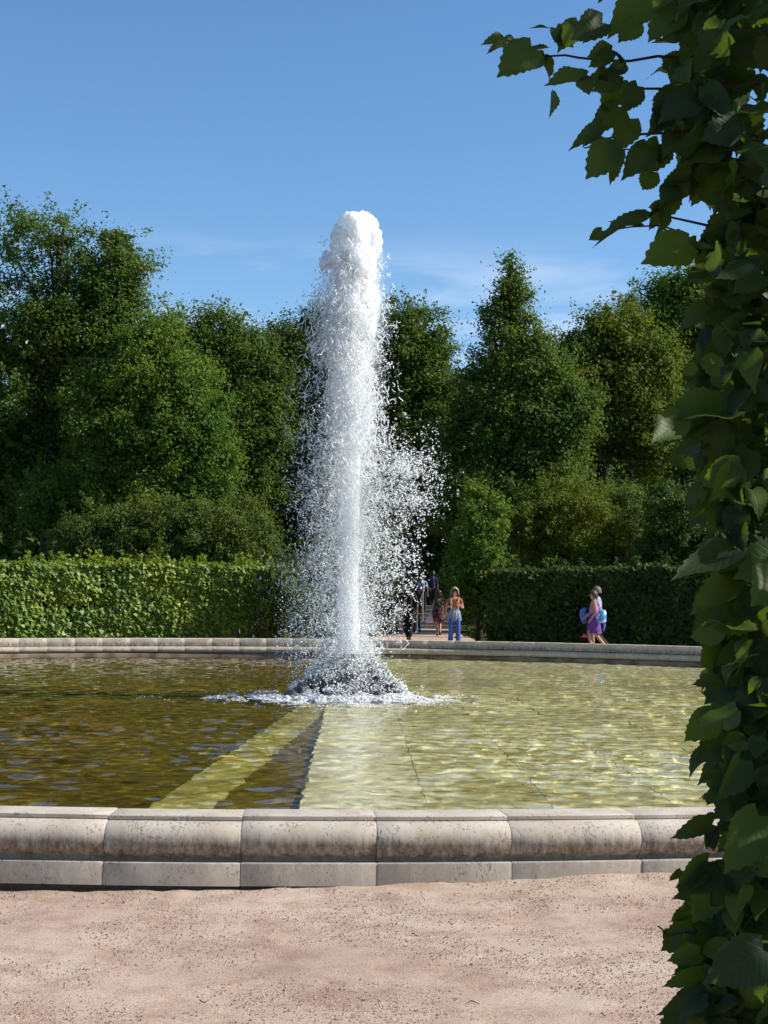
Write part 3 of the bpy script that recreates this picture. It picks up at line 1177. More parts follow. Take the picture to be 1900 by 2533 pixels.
rocks = [(628, 1494, -.75, .14, .13, .13), (652, 1482, -.55, .15, .16, .15), (690, 1470, -.4, .20, .2, .22), (722, 1445, .0, .22, .22, .26), (755, 1425, .1, .2, .25, .22),
         (790, 1440, .05, .20, .2, .26), (822, 1465, -.1, .20, .2, .22), (795, 1482, -.6, .22, .2, .20), (812, 1497, -.75, .17, .15, .14), (848, 1485, -.3, .18, .2, .17),
         (745, 1478, -.6, .22, .2, .2), (718, 1495, -.7, .2, .2, .14), (770, 1455, -.35, .25, .2, .25), (700, 1448, .25, .2, .2, .2), (740, 1470, .5, .3, .25, .3), (810, 1455, .45, .25, .25, .25)]
for i, (x, y, dy, a, b_, c_) in enumerate(rocks):
    rock(jp(x, y + 11, dy), (a * 0.9, b_ * 0.9, c_ * 0.8), i * 7.3)

jet = empty('water_jet', (JET.x, JET.y, 0.5))
tag(jet, 'tall white foaming water jet rising from the rocks in the pool', 'fountain')
JO = np.array([JET.x, JET.y, 0.5])

# column: lumpy tube, then a cauliflower head made of merged foam balls
def z_of(y):
    return jp(755, y).z


bm = bmesh.new()
prof = [(1412, 24), (1380, 24), (1300, 22), (1200, 20), (1100, 20), (1000, 21), (900, 22), (820, 26), (740, 31), (660, 37), (600, 42), (550, 40)]
nseg, rows = 18, 150
ztop, zbot = z_of(550), z_of(1412)
py = [p[0] for p in prof][::-1]
pr_ = [p[1] for p in prof][::-1]
VV = []
for i in range(rows):
    t = i / (rows - 1)
    y = 1412 + (550 - 1412) * t
    z = z_of(y)
    r = float(np.interp(y, py, pr_)) * KJ
    for k in range(nseg):
        a = 2 * math.pi * k / nseg
        q = Vector((math.cos(a) * 1.3, math.sin(a) * 1.3, z * 1.6))
        f = 1 + (0.10 + 0.35 * t) * mnoise.noise(q * 1.7) + (0.05 + 0.22 * t) * mnoise.noise(Vector((q.x * 3, q.y * 3, z * 4)))
        VV.append(bm.verts.new((JET.x + r * f * math.cos(a), JET.y + r * f * math.sin(a), z)))
for i in range(rows - 1):
    for k in range(nseg):
        k2 = (k + 1) % nseg
        bm.faces.new((VV[i * nseg + k], VV[i * nseg + k2], VV[(i + 1) * nseg + k2], VV[(i + 1) * nseg + k]))
bm.faces.new(VV[-nseg:])
for v in bm.verts:
    v.co -= Vector(JO)
link('column', bmmesh('column', bm), M['column'], jet, True)

bm = bmesh.new()
balls = []
for i in range(300):
    y = 474 + 250 * rng.uniform() ** 1.15
    hw = float(np.interp(y, [470, 485, 510, 560, 620, 680, 730], [30, 40, 43, 46, 48, 46, 38]))
    u = max(-1, min(1, rng.normal(0, 0.62)))
    w = max(-1, min(1, rng.normal(0, 0.5)))
    x = 769 + u * hw * 0.8 - (y - 560) * 0.02
    p = jp(x, y, w * hw * KJ * 0.9 * math.sqrt(max(.1, 1 - u * u)))
    rr = rng.uniform(9, 16) * KJ * (1.0 if y > 500 else 0.85)
    balls.append((p, rr))
for (x, y, r) in [(772, 474, 9), (755, 480, 10), (738, 484, 10), (727, 495, 9), (722, 512, 9), (795, 478, 11), (810, 488, 10), (818, 505, 9), (702, 556, 10), (696, 572, 9), (712, 562, 10), (785, 472, 8), (722, 530, 10), (820, 530, 9), (763, 470, 7), (804, 474, 7)]:
    balls.append((jp(x, y, rng.uniform(-.2, .1)), r * KJ))
for p, rr in balls:
    bmesh.ops.create_icosphere(bm, subdivisions=2, radius=rr, matrix=Matrix.Translation(p - Vector(JO)) @ Matrix.Diagonal((1, 1, rng.uniform(1.1, 2.2), 1)))
tmp = bpy.data.objects.new('head_tmp', bmmesh('head_tmp', bm))
COL.objects.link(tmp)
md = tmp.modifiers.new('r', 'REMESH')
md.mode = 'VOXEL'
md.voxel_size = 0.030
ms = tmp.modifiers.new('s', 'SMOOTH')
ms.factor = 0.6
ms.iterations = 12
dg = bpy.context.evaluated_depsgraph_get()
me = bpy.data.meshes.new_from_object(tmp.evaluated_get(dg))
bpy.data.objects.remove(tmp)
co = np.empty(len(me.vertices) * 3)
me.vertices.foreach_get('co', co)
co = co.reshape(-1, 3)
nr = np.empty(len(me.vertices) * 3)
me.vertices.foreach_get('normal', nr)
nr = nr.reshape(-1, 3)
dsp = np.array([0.02 * mnoise.noise(Vector(c) * 5.5) + 0.022 * mnoise.noise(Vector(c) * 12) + 0.03 * mnoise.noise(Vector((c[0] * 25, c[1] * 25, c[2] * 14))) for c in co])
me.vertices.foreach_set('co', (co + nr * dsp[:, None]).ravel())
me.materials.clear()
me.update()
link('foam_head', me, M['column'], jet, True)

# spray envelope read off the photograph: row -> reach left / right of the axis
EY = [470, 500, 550, 620, 700, 800, 900, 960, 1000, 1060, 1100, 1150, 1200, 1300, 1370, 1410, 1480]
EL = [30, 45, 70, 92, 103, 110, 122, 128, 132, 138, 140, 138, 148, 178, 190, 180, 165]
ER = [40, 56, 62, 70, 78, 80, 84, 110, 150, 140, 120, 100, 112, 112, 108, 110, 130]


def spray_points(n, ylo, yhi, pw, edge, clump, stretch):
    y = ylo + (yhi - ylo) * rng.uniform(0, 1, n * 3) ** pw
    L = np.interp(y, EY, EL)
    Rr = np.interp(y, EY, ER)
    u = np.clip(rng.normal(0, edge, n * 3), -1.25, 1.25)
    w = np.clip(rng.normal(0, 0.45, n * 3), -1.1, 1.1)
    axis = 752 + (1400 - y) * 0.012
    x = axis + np.where(u < 0, u * L, u * Rr)
    dy = w * (L + Rr) * 0.5 * KJ * np.sqrt(np.maximum(0.05, 1 - np.minimum(1, u * u)))
    pts = []
    for i in range(n * 3):
        p = jp(x[i], y[i], dy[i])
        q = Vector((p.x * clump, p.y * clump, p.z * clump / stretch))
        v = mnoise.noise(q) + 0.6 * mnoise.noise(q * 2.3)
        if v + rng.uniform(-0.35, 0.35) > -0.02 + 0.32 * (abs(u[i]) - 0.5):
            pts.append(p)
            if len(pts) >= n:
                break
    return np.array(pts)


TET = np.array([[1, 1, 1], [1, -1, -1], [-1, 1, -1], [-1, -1, 1]]) / math.sqrt(3)
OCT = np.array([[1, 0, 0], [-1, 0, 0], [0, 1, 0], [0, -1, 0], [0, 0, 1], [0, 0, -1]], dtype=float)
TT = np.array([[0, 1, 2], [0, 3, 1], [0, 2, 3], [1, 3, 2]])
OT = np.array([[0, 2, 4], [2, 1, 4], [1, 3, 4], [3, 0, 4], [2, 0, 5], [1, 2, 5], [3, 1, 5], [0, 3, 5]])


def drops(name, P, s, base, tris, parent, mat, zs=1.4, off=JO):
    n = len(P)
    q = unit(n)
    a = rng.uniform(0, 6.28, n)
    # rotate each solid about z and tilt it by jitter
    ca, sa = np.cos(a), np.sin(a)
    Rm = np.zeros((n, 3, 3))
    Rm[:, 0, 0], Rm[:, 0, 1], Rm[:, 1, 0], Rm[:, 1, 1], Rm[:, 2, 2] = ca, -sa, sa, ca, 1
    stre = np.ones((n, 1, 3))
    stre[:, 0, 2] = rng.uniform(0.8, zs, n)
    stre[:, 0, 0] = rng.uniform(0.7, 1.5, n)
    V = np.einsum('nij,kj->nki', Rm, base) * stre * s[:, None, None] * rng.uniform(0.7, 1.3, (n, len(base), 1)) + (P - off)[:, None, :]
    Fc = (np.arange(n) * len(base))[:, None, None] + tris[None]
    o_ = link(name, npmesh(name, V.reshape(-1, 3), Fc.reshape(-1, 3)), mat, parent)
    o_['kind'] = 'stuff'
    return o_


rings_ = [(0, 0, -0.55, .8, .8), (0, 0, 0.5, .85, .85), (0, 0, 2.5, .8, .8), (0, 0, 4.5, .75, .75), (0, 0, 6.2, .7, .7), (0, 0, 6.75, .45, .45)]
o = MB().loft(rings_, 20).build('mist_veil', M['veil'], jet)
o['kind'] = 'stuff'
def streaks(P, per_, sx, sz):
    """drops strung out behind one another where a sheet of water tore"""
    out_ = []
    for p in P:
        m = int(rng.integers(1, per_))
        d = np.array([rng.normal(0, .45), rng.normal(0, .45), 1.0])
        tt = rng.normal(0, sz, m)
        out_.append(p + d * tt[:, None] + rng.normal(0, sx, (m, 3)))
    return np.concatenate(out_)


# fine mist, close to the column
P = streaks(spray_points(6000, 480, 1350, 0.9, 0.40, 2.2, 2.4), 13, 0.018, 0.07)
s = 0.003 + 0.0065 * rng.uniform(0, 1, len(P)) ** 2
drops('mist', P, s, TET, TT, jet, M['spray'], 1.8)
# drops
P = streaks(spray_points(18500, 540, 1500, 0.9, 0.40, 2.3, 2.0), 10, 0.024, 0.05)
s = 0.0038 + 0.0125 * rng.uniform(0, 1, len(P)) ** 4
drops('spray', P, s, TET, TT, jet, M['spray'], 1.5)
# the gust of drops blown out to the right
c0 = jp(885, 1035)
q = rng.normal(0, 1, (9000, 3)) * np.array([0.27, 0.3, 0.36]) + np.array(c0)
q2 = rng.normal(0, 1, (4000, 3)) * np.array([0.22, 0.3, 0.5]) + np.array(jp(862, 1190))
q = streaks(np.concatenate([q, q2])[rng.permutation(13000)[:3300]], 7, 0.02, 0.03)
keep = np.array([mnoise.noise(Vector(p) * 2.6) + 0.7 * mnoise.noise(Vector(p) * 6) > -0.02 for p in q])
q = q[keep]
s = 0.0038 + 0.012 * rng.uniform(0, 1, len(q)) ** 3
drops('blown_spray', q, s, OCT, OT, jet, M['spray'], 1.4)

# ligaments: torn strings of water in the falling curtain
V, Fc = [], []
off = 0
LP = spray_points(2600, 545, 1400, 1.25, 0.55, 1.9, 1.6)
LQ = spray_points(4300, 492, 960, 1.0, 0.40, 2.4, 2.6)
for ip, p in enumerate(np.concatenate([LP, LQ])):
    near_ = ip >= len(LP)                              # the torn veil falling close round the jet
    n = rng.integers(2, 6)
    d = Vector((rng.normal(0, .5 if not near_ else .22), rng.normal(0, .5 if not near_ else .22), -1)).normalized()
    pts = [Vector(p)]
    for i in range(n):
        d = (d + Vector((rng.normal(0, .6), rng.normal(0, .6), rng.normal(-.15, .45)))).normalized()
        pts.append(pts[-1] + d * rng.uniform(0.012, 0.042) * (1.5 if near_ else 1.0))
    r0 = rng.uniform(0.0025, 0.008)
    rad = [r0 * (0.4 + 0.9 * abs(math.sin(i * 1.7 + p[0] * 9))) for i in range(len(pts))]
    v, f = tube_arrays(pts, rad, 3)
    V += [tuple(a - Vector(JO)) for a in v]
    Fc += [tuple(i + off for i in ff) for ff in f]
    off += len(v)
o = link('water_strings', npmesh('water_strings', V, Fc), M['spray'], jet)
o['kind'] = 'stuff'

# splashing round the rocks and foam on the water
n = 36000
a = rng.uniform(0, 6.283, n)
rr = 0.12 + 0.86 * rng.uniform(0, 1, n) ** 0.9
zt = Z_W + (0.74 * np.exp(-(rr / 0.58) ** 2) * (1 + 0.35 * np.sin(a * 5 + 1) * np.sin(a * 3)) + 0.07) * rng.uniform(0, 1.35, n) ** 1.5
P = np.stack([JET.x + rr * np.cos(a), JET.y + rr * np.sin(a) * 0.95 - 0.1, zt], 1)
keep = np.array([mnoise.noise(Vector(p) * 4) + 0.5 * mnoise.noise(Vector(p) * 9) > -0.08 for p in P])
P = P[keep]
drops('splash', P, 0.0045 + 0.015 * rng.uniform(0, 1, len(P)) ** 3, TET, TT, jet, M['spray'], 1.3)

n = 52000
sg = np.where(rng.uniform(0, 1, n) < 0.52, -1, 1)
px = np.abs(rng.normal(0, 1, n)) * np.where(sg < 0, 0.95, 0.80)
pyy = rng.normal(0, 0.55, n) * (0.5 + 0.5 * np.exp(-px)) - 0.42
X = JET.x + sg * px
Y = JET.y + pyy * 1.5
keep = np.array([mnoise.noise(Vector((X[i] * 2.2, Y[i] * 1.0, 3))) + 0.6 * mnoise.noise(Vector((X[i] * 6, Y[i] * 2.5, 9))) + rng.uniform(-.2, .2) > -0.05 + 0.16 * max(0, px[i] - 0.9) for i in range(n)])
X, Y = X[keep], Y[keep]
d = np.hypot(X - JET.x, Y - JET.y)
Zf = Z_W + water_height(X, Y) + 0.004 + 0.07 * np.exp(-((d - 0.95) / 0.4) ** 2) * rng.uniform(0, 1, len(X)) ** 2
P = np.stack([X, Y, Zf], 1)
foam = empty('foam', (JET.x, JET.y, Z_W))
n = len(P)
s = (0.005 + 0.017 * rng.uniform(0, 1, n) ** 3) * (0.6 + 0.9 * np.exp(-((d - 0.9) / 0.5) ** 2))
an = rng.uniform(0, 6.28, n)
Tt = np.stack([TET[None, :, 0] * np.cos(an)[:, None] - TET[None, :, 1] * np.sin(an)[:, None], TET[None, :, 0] * np.sin(an)[:, None] + TET[None, :, 1] * np.cos(an)[:, None], np.tile(TET[None, :, 2], (n, 1))], -1)
Vf = (P - np.array([JET.x, JET.y, Z_W]))[:, None, :] + Tt * s[:, None, None] * rng.uniform(0.6, 1.6, (n, 4, 1)) * np.array([1.9, 1.6, 0.6])
Ff = (np.arange(n) * 4)[:, None, None] + TT[None]
bpy.data.objects.remove(foam)
o = link('foam', npmesh('foam', Vf.reshape(-1, 3), Ff.reshape(-1, 3)), M['foam'])
o.location = (JET.x, JET.y, Z_W)
tag(o, 'white churned foam spreading on the water around the rocks', 'foam', kind='stuff')

# ------------------------------------------------------------------ hedges
def hedge(name, label, a0, a1, r0, thick, height, mat, mtop, n_face, n_top, shoots, size=0.10, hf=None):
    """clipped hedge along a circle round the pool; angles from the basin centre"""
    am = 0.5 * (a0 + a1)
    root = empty(name, (CX + (r0 + thick / 2) * math.cos(am), CY + (r0 + thick / 2) * math.sin(am), 0))
    tag(root, label, 'hedge')
    ro = np.array(root.location)
    hf = hf or (lambda t: height)
    seg = 40
    V, Fc = [], []
    for i in range(seg + 1):
        a = a0 + 0.012 + (a1 - a0 - 0.024) * i / seg
        hh = hf(i / seg) - 0.14
        for (r, z) in ((r0 + 0.12, 0.0), (r0 + 0.12, hh), (r0 + thick - 0.1, hh), (r0 + thick - 0.1, 0.0)):
            V.append((CX + r * math.cos(a) - ro[0], CY + r * math.sin(a) - ro[1], z))
    for i in range(seg):
        for k in range(3):
            Fc.append((i * 4 + k, i * 4 + k + 1, (i + 1) * 4 + k + 1, (i + 1) * 4 + k))
    Fc.append((0, 1, 2, 3))
    Fc.append((seg * 4 + 3, seg * 4 + 2, seg * 4 + 1, seg * 4))
    me = bpy.data.meshes.new('dark_core')
    me.from_pydata(V, [], Fc)
    link('dark_core', me, M['hedge_core'], root)  # solid filler added inside, near-black in place of the shade between leaves
    # face leaves
    t = rng.uniform(0, 1, n_face)
    a = a0 + (a1 - a0) * t
    hz_ = np.array([hf(x) for x in t])
    z = rng.uniform(0.02, 1, n_face) * hz_
    lump = np.array([mnoise.noise(Vector((a[i] * r0 * 1.3, z[i] * 1.3, 2.0))) + .5 * mnoise.noise(Vector((a[i] * r0 * 3.1, z[i] * 3.1, 5.0))) for i in range(n_face)])
    r = r0 + 0.07 - 0.11 * lump + rng.normal(0, 0.055, n_face)
    gap = lump + rng.uniform(-.5, .5, n_face) > -0.62
    a, z, r = a[gap], z[gap], r[gap]
    P = np.stack([CX + r * np.cos(a), CY + r * np.sin(a), z], 1) - ro
    nn = np.stack([-np.cos(a), -np.sin(a), np.full(len(a), 0.3)], 1) + 0.9 * np.array(SUN)
    Vv, Ff = leaf_cloud(P, size * 1.12, nn, 0.5, 0.95, 0, True)
    link('leaves', npmesh('leaves', Vv, Ff), M[mat], root)
    # leaves on the cut ends
    for ae in (a0, a1):
        m = int(n_face * 0.028)
        z = rng.uniform(0.02, 1, m) * hf(0.0 if ae == a0 else 1.0)
        r = r0 + 0.05 + rng.uniform(0, 1, m) * (thick - 0.1)
        a = ae + rng.normal(0, 0.05, m) / r0
        P = np.stack([CX + r * np.cos(a), CY + r * np.sin(a), z], 1) - ro
        sg_ = -1.0 if ae == a0 else 1.0
        V3, F3 = leaf_cloud(P, size * 1.12, np.stack([-np.sin(a) * sg_, np.cos(a) * sg_, np.full(m, .4)], 1), 0.5, 0.95, 0, True)
        link('leaves', npmesh('leaves', V3, F3), M[mat], root)
    # top and shoots
    t = rng.uniform(0, 1, n_top)
    a = a0 + (a1 - a0) * t
    hz_ = np.array([hf(x) for x in t])
    r = r0 + 0.02 + rng.uniform(0, 1, n_top) ** 1.3 * (thick - 0.05)
    z = hz_ + rng.normal(-0.03, 0.06, n_top) + 0.07 * np.array([mnoise.noise(Vector((x * r0 * 1.5, 1, 1))) for x in a])
    P = [np.stack([CX + r * np.cos(a), CY + r * np.sin(a), z], 1) - ro]
    for i in range(shoots):
        tt = rng.uniform(0, 1)
        aa = a0 + (a1 - a0) * tt
        rr_ = r0 + rng.uniform(0.05, thick * 0.7)
        L = rng.uniform(0.12, 0.42)
        m = int(8 + L * 34)
        h_ = rng.uniform(0, L, m)
        P.append(np.stack([CX + rr_ * np.cos(aa) + rng.normal(0, .05, m), CY + rr_ * np.sin(aa) + rng.normal(0, .05, m), hf(tt) + h_], 1) - ro)
    P = np.concatenate(P)
    Vv, Ff = leaf_cloud(P, size * 1.05, np.tile(np.array([[0, -0.2, 0.6]]), (len(P), 1)), 0.6, 0.7)
    link('new_growth', npmesh('new_growth', Vv, Ff), M[mtop], root)
    return root


def ang_of(p):
    return math.atan2(p[1] - CY, p[0] - CX)


RH = 20.7
aL = ang_of((-2.9, CY + RH - 0.1))
hedge('clipped_hedge', 'sunlit clipped hedge with yellowish tips behind the left side of the pool', aL, aL + 1.02, RH, 1.3, 2.35, 'leaf_hedge', 'leaf_hedge_top', 62000, 13000, 120, 0.115,
      lambda t: 2.25 + 0.06 * math.sin(t * 9) + 0.30 * max(0, (t - 0.42) / 0.4) ** 2)
aR = ang_of((3.2, CY + RH))
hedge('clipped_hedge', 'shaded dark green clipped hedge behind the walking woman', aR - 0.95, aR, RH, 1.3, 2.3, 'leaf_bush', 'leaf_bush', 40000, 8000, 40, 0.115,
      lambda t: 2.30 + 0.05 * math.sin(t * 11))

# ------------------------------------------------------------------ bushes, trees
def bush(label, depth, blobs, mat, size=0.10, dens=7.0, clus=0.26, per=22, group=None, name='round_bush'):
    x = sum(b[0] for b in blobs) / len(blobs)
    return tree(name, label, 'bush', depth, x, 0.06, blobs, mat, size, dens, clus, per, group, None, 10)


bush('left end of the trimmed bush mass above the sunlit hedge', 46.6, [(215, 1155, 85, 68), (170, 1180, 60, 55), (240, 1215, 95, 70), (285, 1140, 60, 55)], 'leaf_dome')
bush('middle dome of the trimmed bush mass above the sunlit hedge', 46.6, [(385, 1125, 95, 62), (350, 1190, 110, 80), (450, 1190, 90, 80)], 'leaf_dome')
bush('rounded bush next to the spray at the right end of the bush mass', 46.6, [(530, 1135, 68, 62), (555, 1195, 62, 75), (490, 1200, 70, 75), (550, 1270, 70, 70)], 'leaf_dome')
bush('yellow-tipped bush dome above the shaded hedge', 46.8, [(1215, 1085, 85, 55), (1170, 1140, 95, 80), (1255, 1150, 90, 90), (1200, 1210, 100, 60)], 'leaf_yellow', per=20)
bush('dark bush right of the yellow-tipped dome behind the hedge', 48, [(1330, 1100, 70, 65), (1345, 1170, 75, 85), (1300, 1210, 70, 60)], 'leaf_dome')
bush('tall dim bush above the hedge beside the foreground leaves', 46, [(1440, 1110, 62, 70), (1470, 1180, 75, 90), (1420, 1210, 50, 70), (1530, 1130, 60, 90)], 'leaf_dark')
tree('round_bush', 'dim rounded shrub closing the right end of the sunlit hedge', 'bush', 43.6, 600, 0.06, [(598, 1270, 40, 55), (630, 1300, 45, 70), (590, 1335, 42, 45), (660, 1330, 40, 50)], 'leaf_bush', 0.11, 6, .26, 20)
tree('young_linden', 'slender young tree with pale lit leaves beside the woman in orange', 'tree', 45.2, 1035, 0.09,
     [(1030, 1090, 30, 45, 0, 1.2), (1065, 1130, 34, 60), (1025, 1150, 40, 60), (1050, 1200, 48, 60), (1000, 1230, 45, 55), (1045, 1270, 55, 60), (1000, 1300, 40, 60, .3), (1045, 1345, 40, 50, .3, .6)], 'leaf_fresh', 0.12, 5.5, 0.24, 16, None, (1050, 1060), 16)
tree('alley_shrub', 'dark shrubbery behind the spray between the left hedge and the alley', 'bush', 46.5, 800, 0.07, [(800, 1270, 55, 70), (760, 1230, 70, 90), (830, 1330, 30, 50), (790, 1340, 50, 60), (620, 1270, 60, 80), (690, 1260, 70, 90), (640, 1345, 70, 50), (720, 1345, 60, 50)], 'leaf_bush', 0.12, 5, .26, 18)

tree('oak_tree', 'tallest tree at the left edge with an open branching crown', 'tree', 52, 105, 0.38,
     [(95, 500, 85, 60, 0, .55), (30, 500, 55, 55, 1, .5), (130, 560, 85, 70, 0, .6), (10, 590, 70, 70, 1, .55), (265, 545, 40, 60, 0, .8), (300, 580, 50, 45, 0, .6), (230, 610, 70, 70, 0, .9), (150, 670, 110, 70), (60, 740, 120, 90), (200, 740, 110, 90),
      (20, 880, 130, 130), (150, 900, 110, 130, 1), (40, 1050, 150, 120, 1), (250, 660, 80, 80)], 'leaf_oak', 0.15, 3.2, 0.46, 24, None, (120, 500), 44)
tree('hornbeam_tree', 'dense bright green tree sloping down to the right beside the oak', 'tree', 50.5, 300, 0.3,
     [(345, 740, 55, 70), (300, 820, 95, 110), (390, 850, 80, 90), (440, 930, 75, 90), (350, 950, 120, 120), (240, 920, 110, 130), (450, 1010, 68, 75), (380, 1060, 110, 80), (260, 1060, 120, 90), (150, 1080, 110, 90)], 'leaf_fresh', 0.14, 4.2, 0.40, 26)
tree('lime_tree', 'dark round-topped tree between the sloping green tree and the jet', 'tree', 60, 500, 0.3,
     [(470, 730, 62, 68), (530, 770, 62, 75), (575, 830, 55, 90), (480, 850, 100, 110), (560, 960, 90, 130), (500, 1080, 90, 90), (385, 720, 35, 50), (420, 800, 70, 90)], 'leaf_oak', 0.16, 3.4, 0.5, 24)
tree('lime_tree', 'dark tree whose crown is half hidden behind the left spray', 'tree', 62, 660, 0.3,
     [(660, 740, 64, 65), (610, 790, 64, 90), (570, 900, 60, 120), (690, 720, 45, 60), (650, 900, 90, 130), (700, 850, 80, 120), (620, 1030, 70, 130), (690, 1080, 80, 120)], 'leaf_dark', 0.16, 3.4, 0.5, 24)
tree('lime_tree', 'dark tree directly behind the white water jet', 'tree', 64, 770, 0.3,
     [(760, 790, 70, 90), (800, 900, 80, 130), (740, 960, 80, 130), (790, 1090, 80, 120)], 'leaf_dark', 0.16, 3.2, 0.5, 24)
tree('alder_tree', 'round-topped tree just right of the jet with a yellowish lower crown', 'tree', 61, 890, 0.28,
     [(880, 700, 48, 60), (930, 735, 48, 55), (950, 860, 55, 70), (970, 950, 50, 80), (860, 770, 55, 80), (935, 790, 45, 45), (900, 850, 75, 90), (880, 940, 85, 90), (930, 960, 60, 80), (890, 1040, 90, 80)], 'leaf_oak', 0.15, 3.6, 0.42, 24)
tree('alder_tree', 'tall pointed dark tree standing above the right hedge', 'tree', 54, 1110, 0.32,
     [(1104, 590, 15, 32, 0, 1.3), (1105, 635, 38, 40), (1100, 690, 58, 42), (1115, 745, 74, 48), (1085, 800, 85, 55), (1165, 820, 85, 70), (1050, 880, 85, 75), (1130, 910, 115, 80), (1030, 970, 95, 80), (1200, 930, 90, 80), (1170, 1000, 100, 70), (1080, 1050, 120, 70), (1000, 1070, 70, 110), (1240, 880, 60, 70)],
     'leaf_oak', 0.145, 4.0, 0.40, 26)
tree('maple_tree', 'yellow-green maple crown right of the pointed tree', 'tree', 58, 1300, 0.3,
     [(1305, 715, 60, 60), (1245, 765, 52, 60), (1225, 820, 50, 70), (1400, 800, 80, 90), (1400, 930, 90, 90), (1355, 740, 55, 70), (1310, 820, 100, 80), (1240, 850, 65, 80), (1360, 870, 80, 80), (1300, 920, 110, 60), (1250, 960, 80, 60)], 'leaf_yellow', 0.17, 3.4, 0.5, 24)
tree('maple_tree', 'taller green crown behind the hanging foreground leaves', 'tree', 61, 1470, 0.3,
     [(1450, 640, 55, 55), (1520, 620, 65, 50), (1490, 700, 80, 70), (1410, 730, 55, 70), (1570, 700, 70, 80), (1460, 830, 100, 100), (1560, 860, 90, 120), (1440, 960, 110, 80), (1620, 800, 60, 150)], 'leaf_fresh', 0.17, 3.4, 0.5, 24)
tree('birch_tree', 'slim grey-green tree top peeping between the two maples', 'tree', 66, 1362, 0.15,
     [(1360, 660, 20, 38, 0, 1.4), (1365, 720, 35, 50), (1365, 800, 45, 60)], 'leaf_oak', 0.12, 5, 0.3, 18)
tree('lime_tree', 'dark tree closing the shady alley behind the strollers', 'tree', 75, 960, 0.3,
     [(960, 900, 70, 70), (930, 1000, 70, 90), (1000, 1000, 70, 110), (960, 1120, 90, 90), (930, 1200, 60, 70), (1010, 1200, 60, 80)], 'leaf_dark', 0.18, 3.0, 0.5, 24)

tree('lime_tree', 'dark tree added to shade the alley steps, behind the slender young tree', 'tree', 63, 1060, 0.25,  # added to throw shade on the alley steps, mostly hidden from view
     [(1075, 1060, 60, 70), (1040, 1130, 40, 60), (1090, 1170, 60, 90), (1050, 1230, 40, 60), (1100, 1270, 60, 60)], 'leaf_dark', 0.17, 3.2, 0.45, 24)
# far wood that reads as one mass
P_, N_ = [], []
for i in range(900):
    x = rng.uniform(-150, 1800)
    top = 900 + 60 * math.sin(x * 0.011) + 30 * math.sin(x * .037)
    if 930 < x < 1040:
        top = 810
    y = top + (1285 - top) * rng.uniform() ** 0.75
    c = at(x, y, rng.uniform(78, 88))
    m = 110
    q = rng.normal(0, 0.6, (m, 3)) * np.array([1.5, 1.2, 1.1])
    P_.append(np.array(c) + q)
    N_.append(q * 0.4 + np.array([0, -0.2, 0.5]))
P_ = np.concatenate(P_)
N_ = np.concatenate(N_)
Vv, Ff = leaf_cloud(P_[P_[:, 2] > 0.2], 0.42, N_[P_[:, 2] > 0.2], 0.8, 0.9, 0, True)
o = link('distant_wood', npmesh('distant_wood', Vv, Ff), M['leaf_dark'])
tag(o, 'distant dark woodland closing the view behind the park trees', 'wood', kind='stuff')

# ------------------------------------------------------------------ steps and handrail in the alley
stair = empty('stone_stairway', (1.3, 67.0, 0))
tag(stair, 'grey stone steps rising at the end of the shady alley', 'steps')
for i in range(6):
    d0 = i * 0.42
    b = MB().box((0.0, d0 + (3.5 - d0) / 2, 0.085 + i * 0.17), (4.4, 3.5 - d0, 0.166)).build('step', M['step'], stair)
    bv = b.modifiers.new('b', 'BEVEL')
    bv.width = 0.015
rail = empty('handrail', (1.38, 60.5, 0))
tag(rail, 'pale metal handrail post beside the alley steps', 'handrail')
MB().tube([(0, 0, 0), (0, 0, 1.02)], 0.045, 8).build('post', M['metal'], rail, True)
MB().tube([(0, 0, 1.0), (0.02, 0.08, 1.05), (0.18, 3.0, 1.2), (0.42, 7.0, 1.6), (0.5, 9.0, 2.05)], 0.03, 8).build('rail_bar', M['metal'], rail, True)
MB().tube([(0.42, 7.0, 0.1), (0.42, 7.0, 1.6)], 0.03, 8).build('post', M['metal'], rail, True)

# ------------------------------------------------------------------ a fallen leaf on the water
fl = at(487, 1636, 1.0) - CAMP
fl = CAMP + fl * ((Z_W + 0.012 - HCAM) / fl.z)
mb = MB()
mb.add([(-.09, 0, 0), (-.05, .05, .012), (.0, .062, .008), (.06, .04, .014), (.10, .0, .004), (.06, -.045, .012), (0, -.06, .01), (-.05, -.045, .014), (0, 0, .0)],
       [(0, 1, 8), (1, 2, 8), (2, 3, 8), (3, 4, 8), (4, 5, 8), (5, 6, 8), (6, 7, 8), (7, 0, 8)])
M['yellow'] = mat_plain('fallen_leaf', (0.62, 0.40, 0.05), 0.6, 0.2, 30)
fo = mb.build('fallen_leaf', M['yellow'])
fo.location = fl
sdm = fo.modifiers.new('s', 'SOLIDIFY')
sdm.thickness = 0.003
tag(fo, 'single yellow leaf floating on the brown left half of the pool', 'leaf')

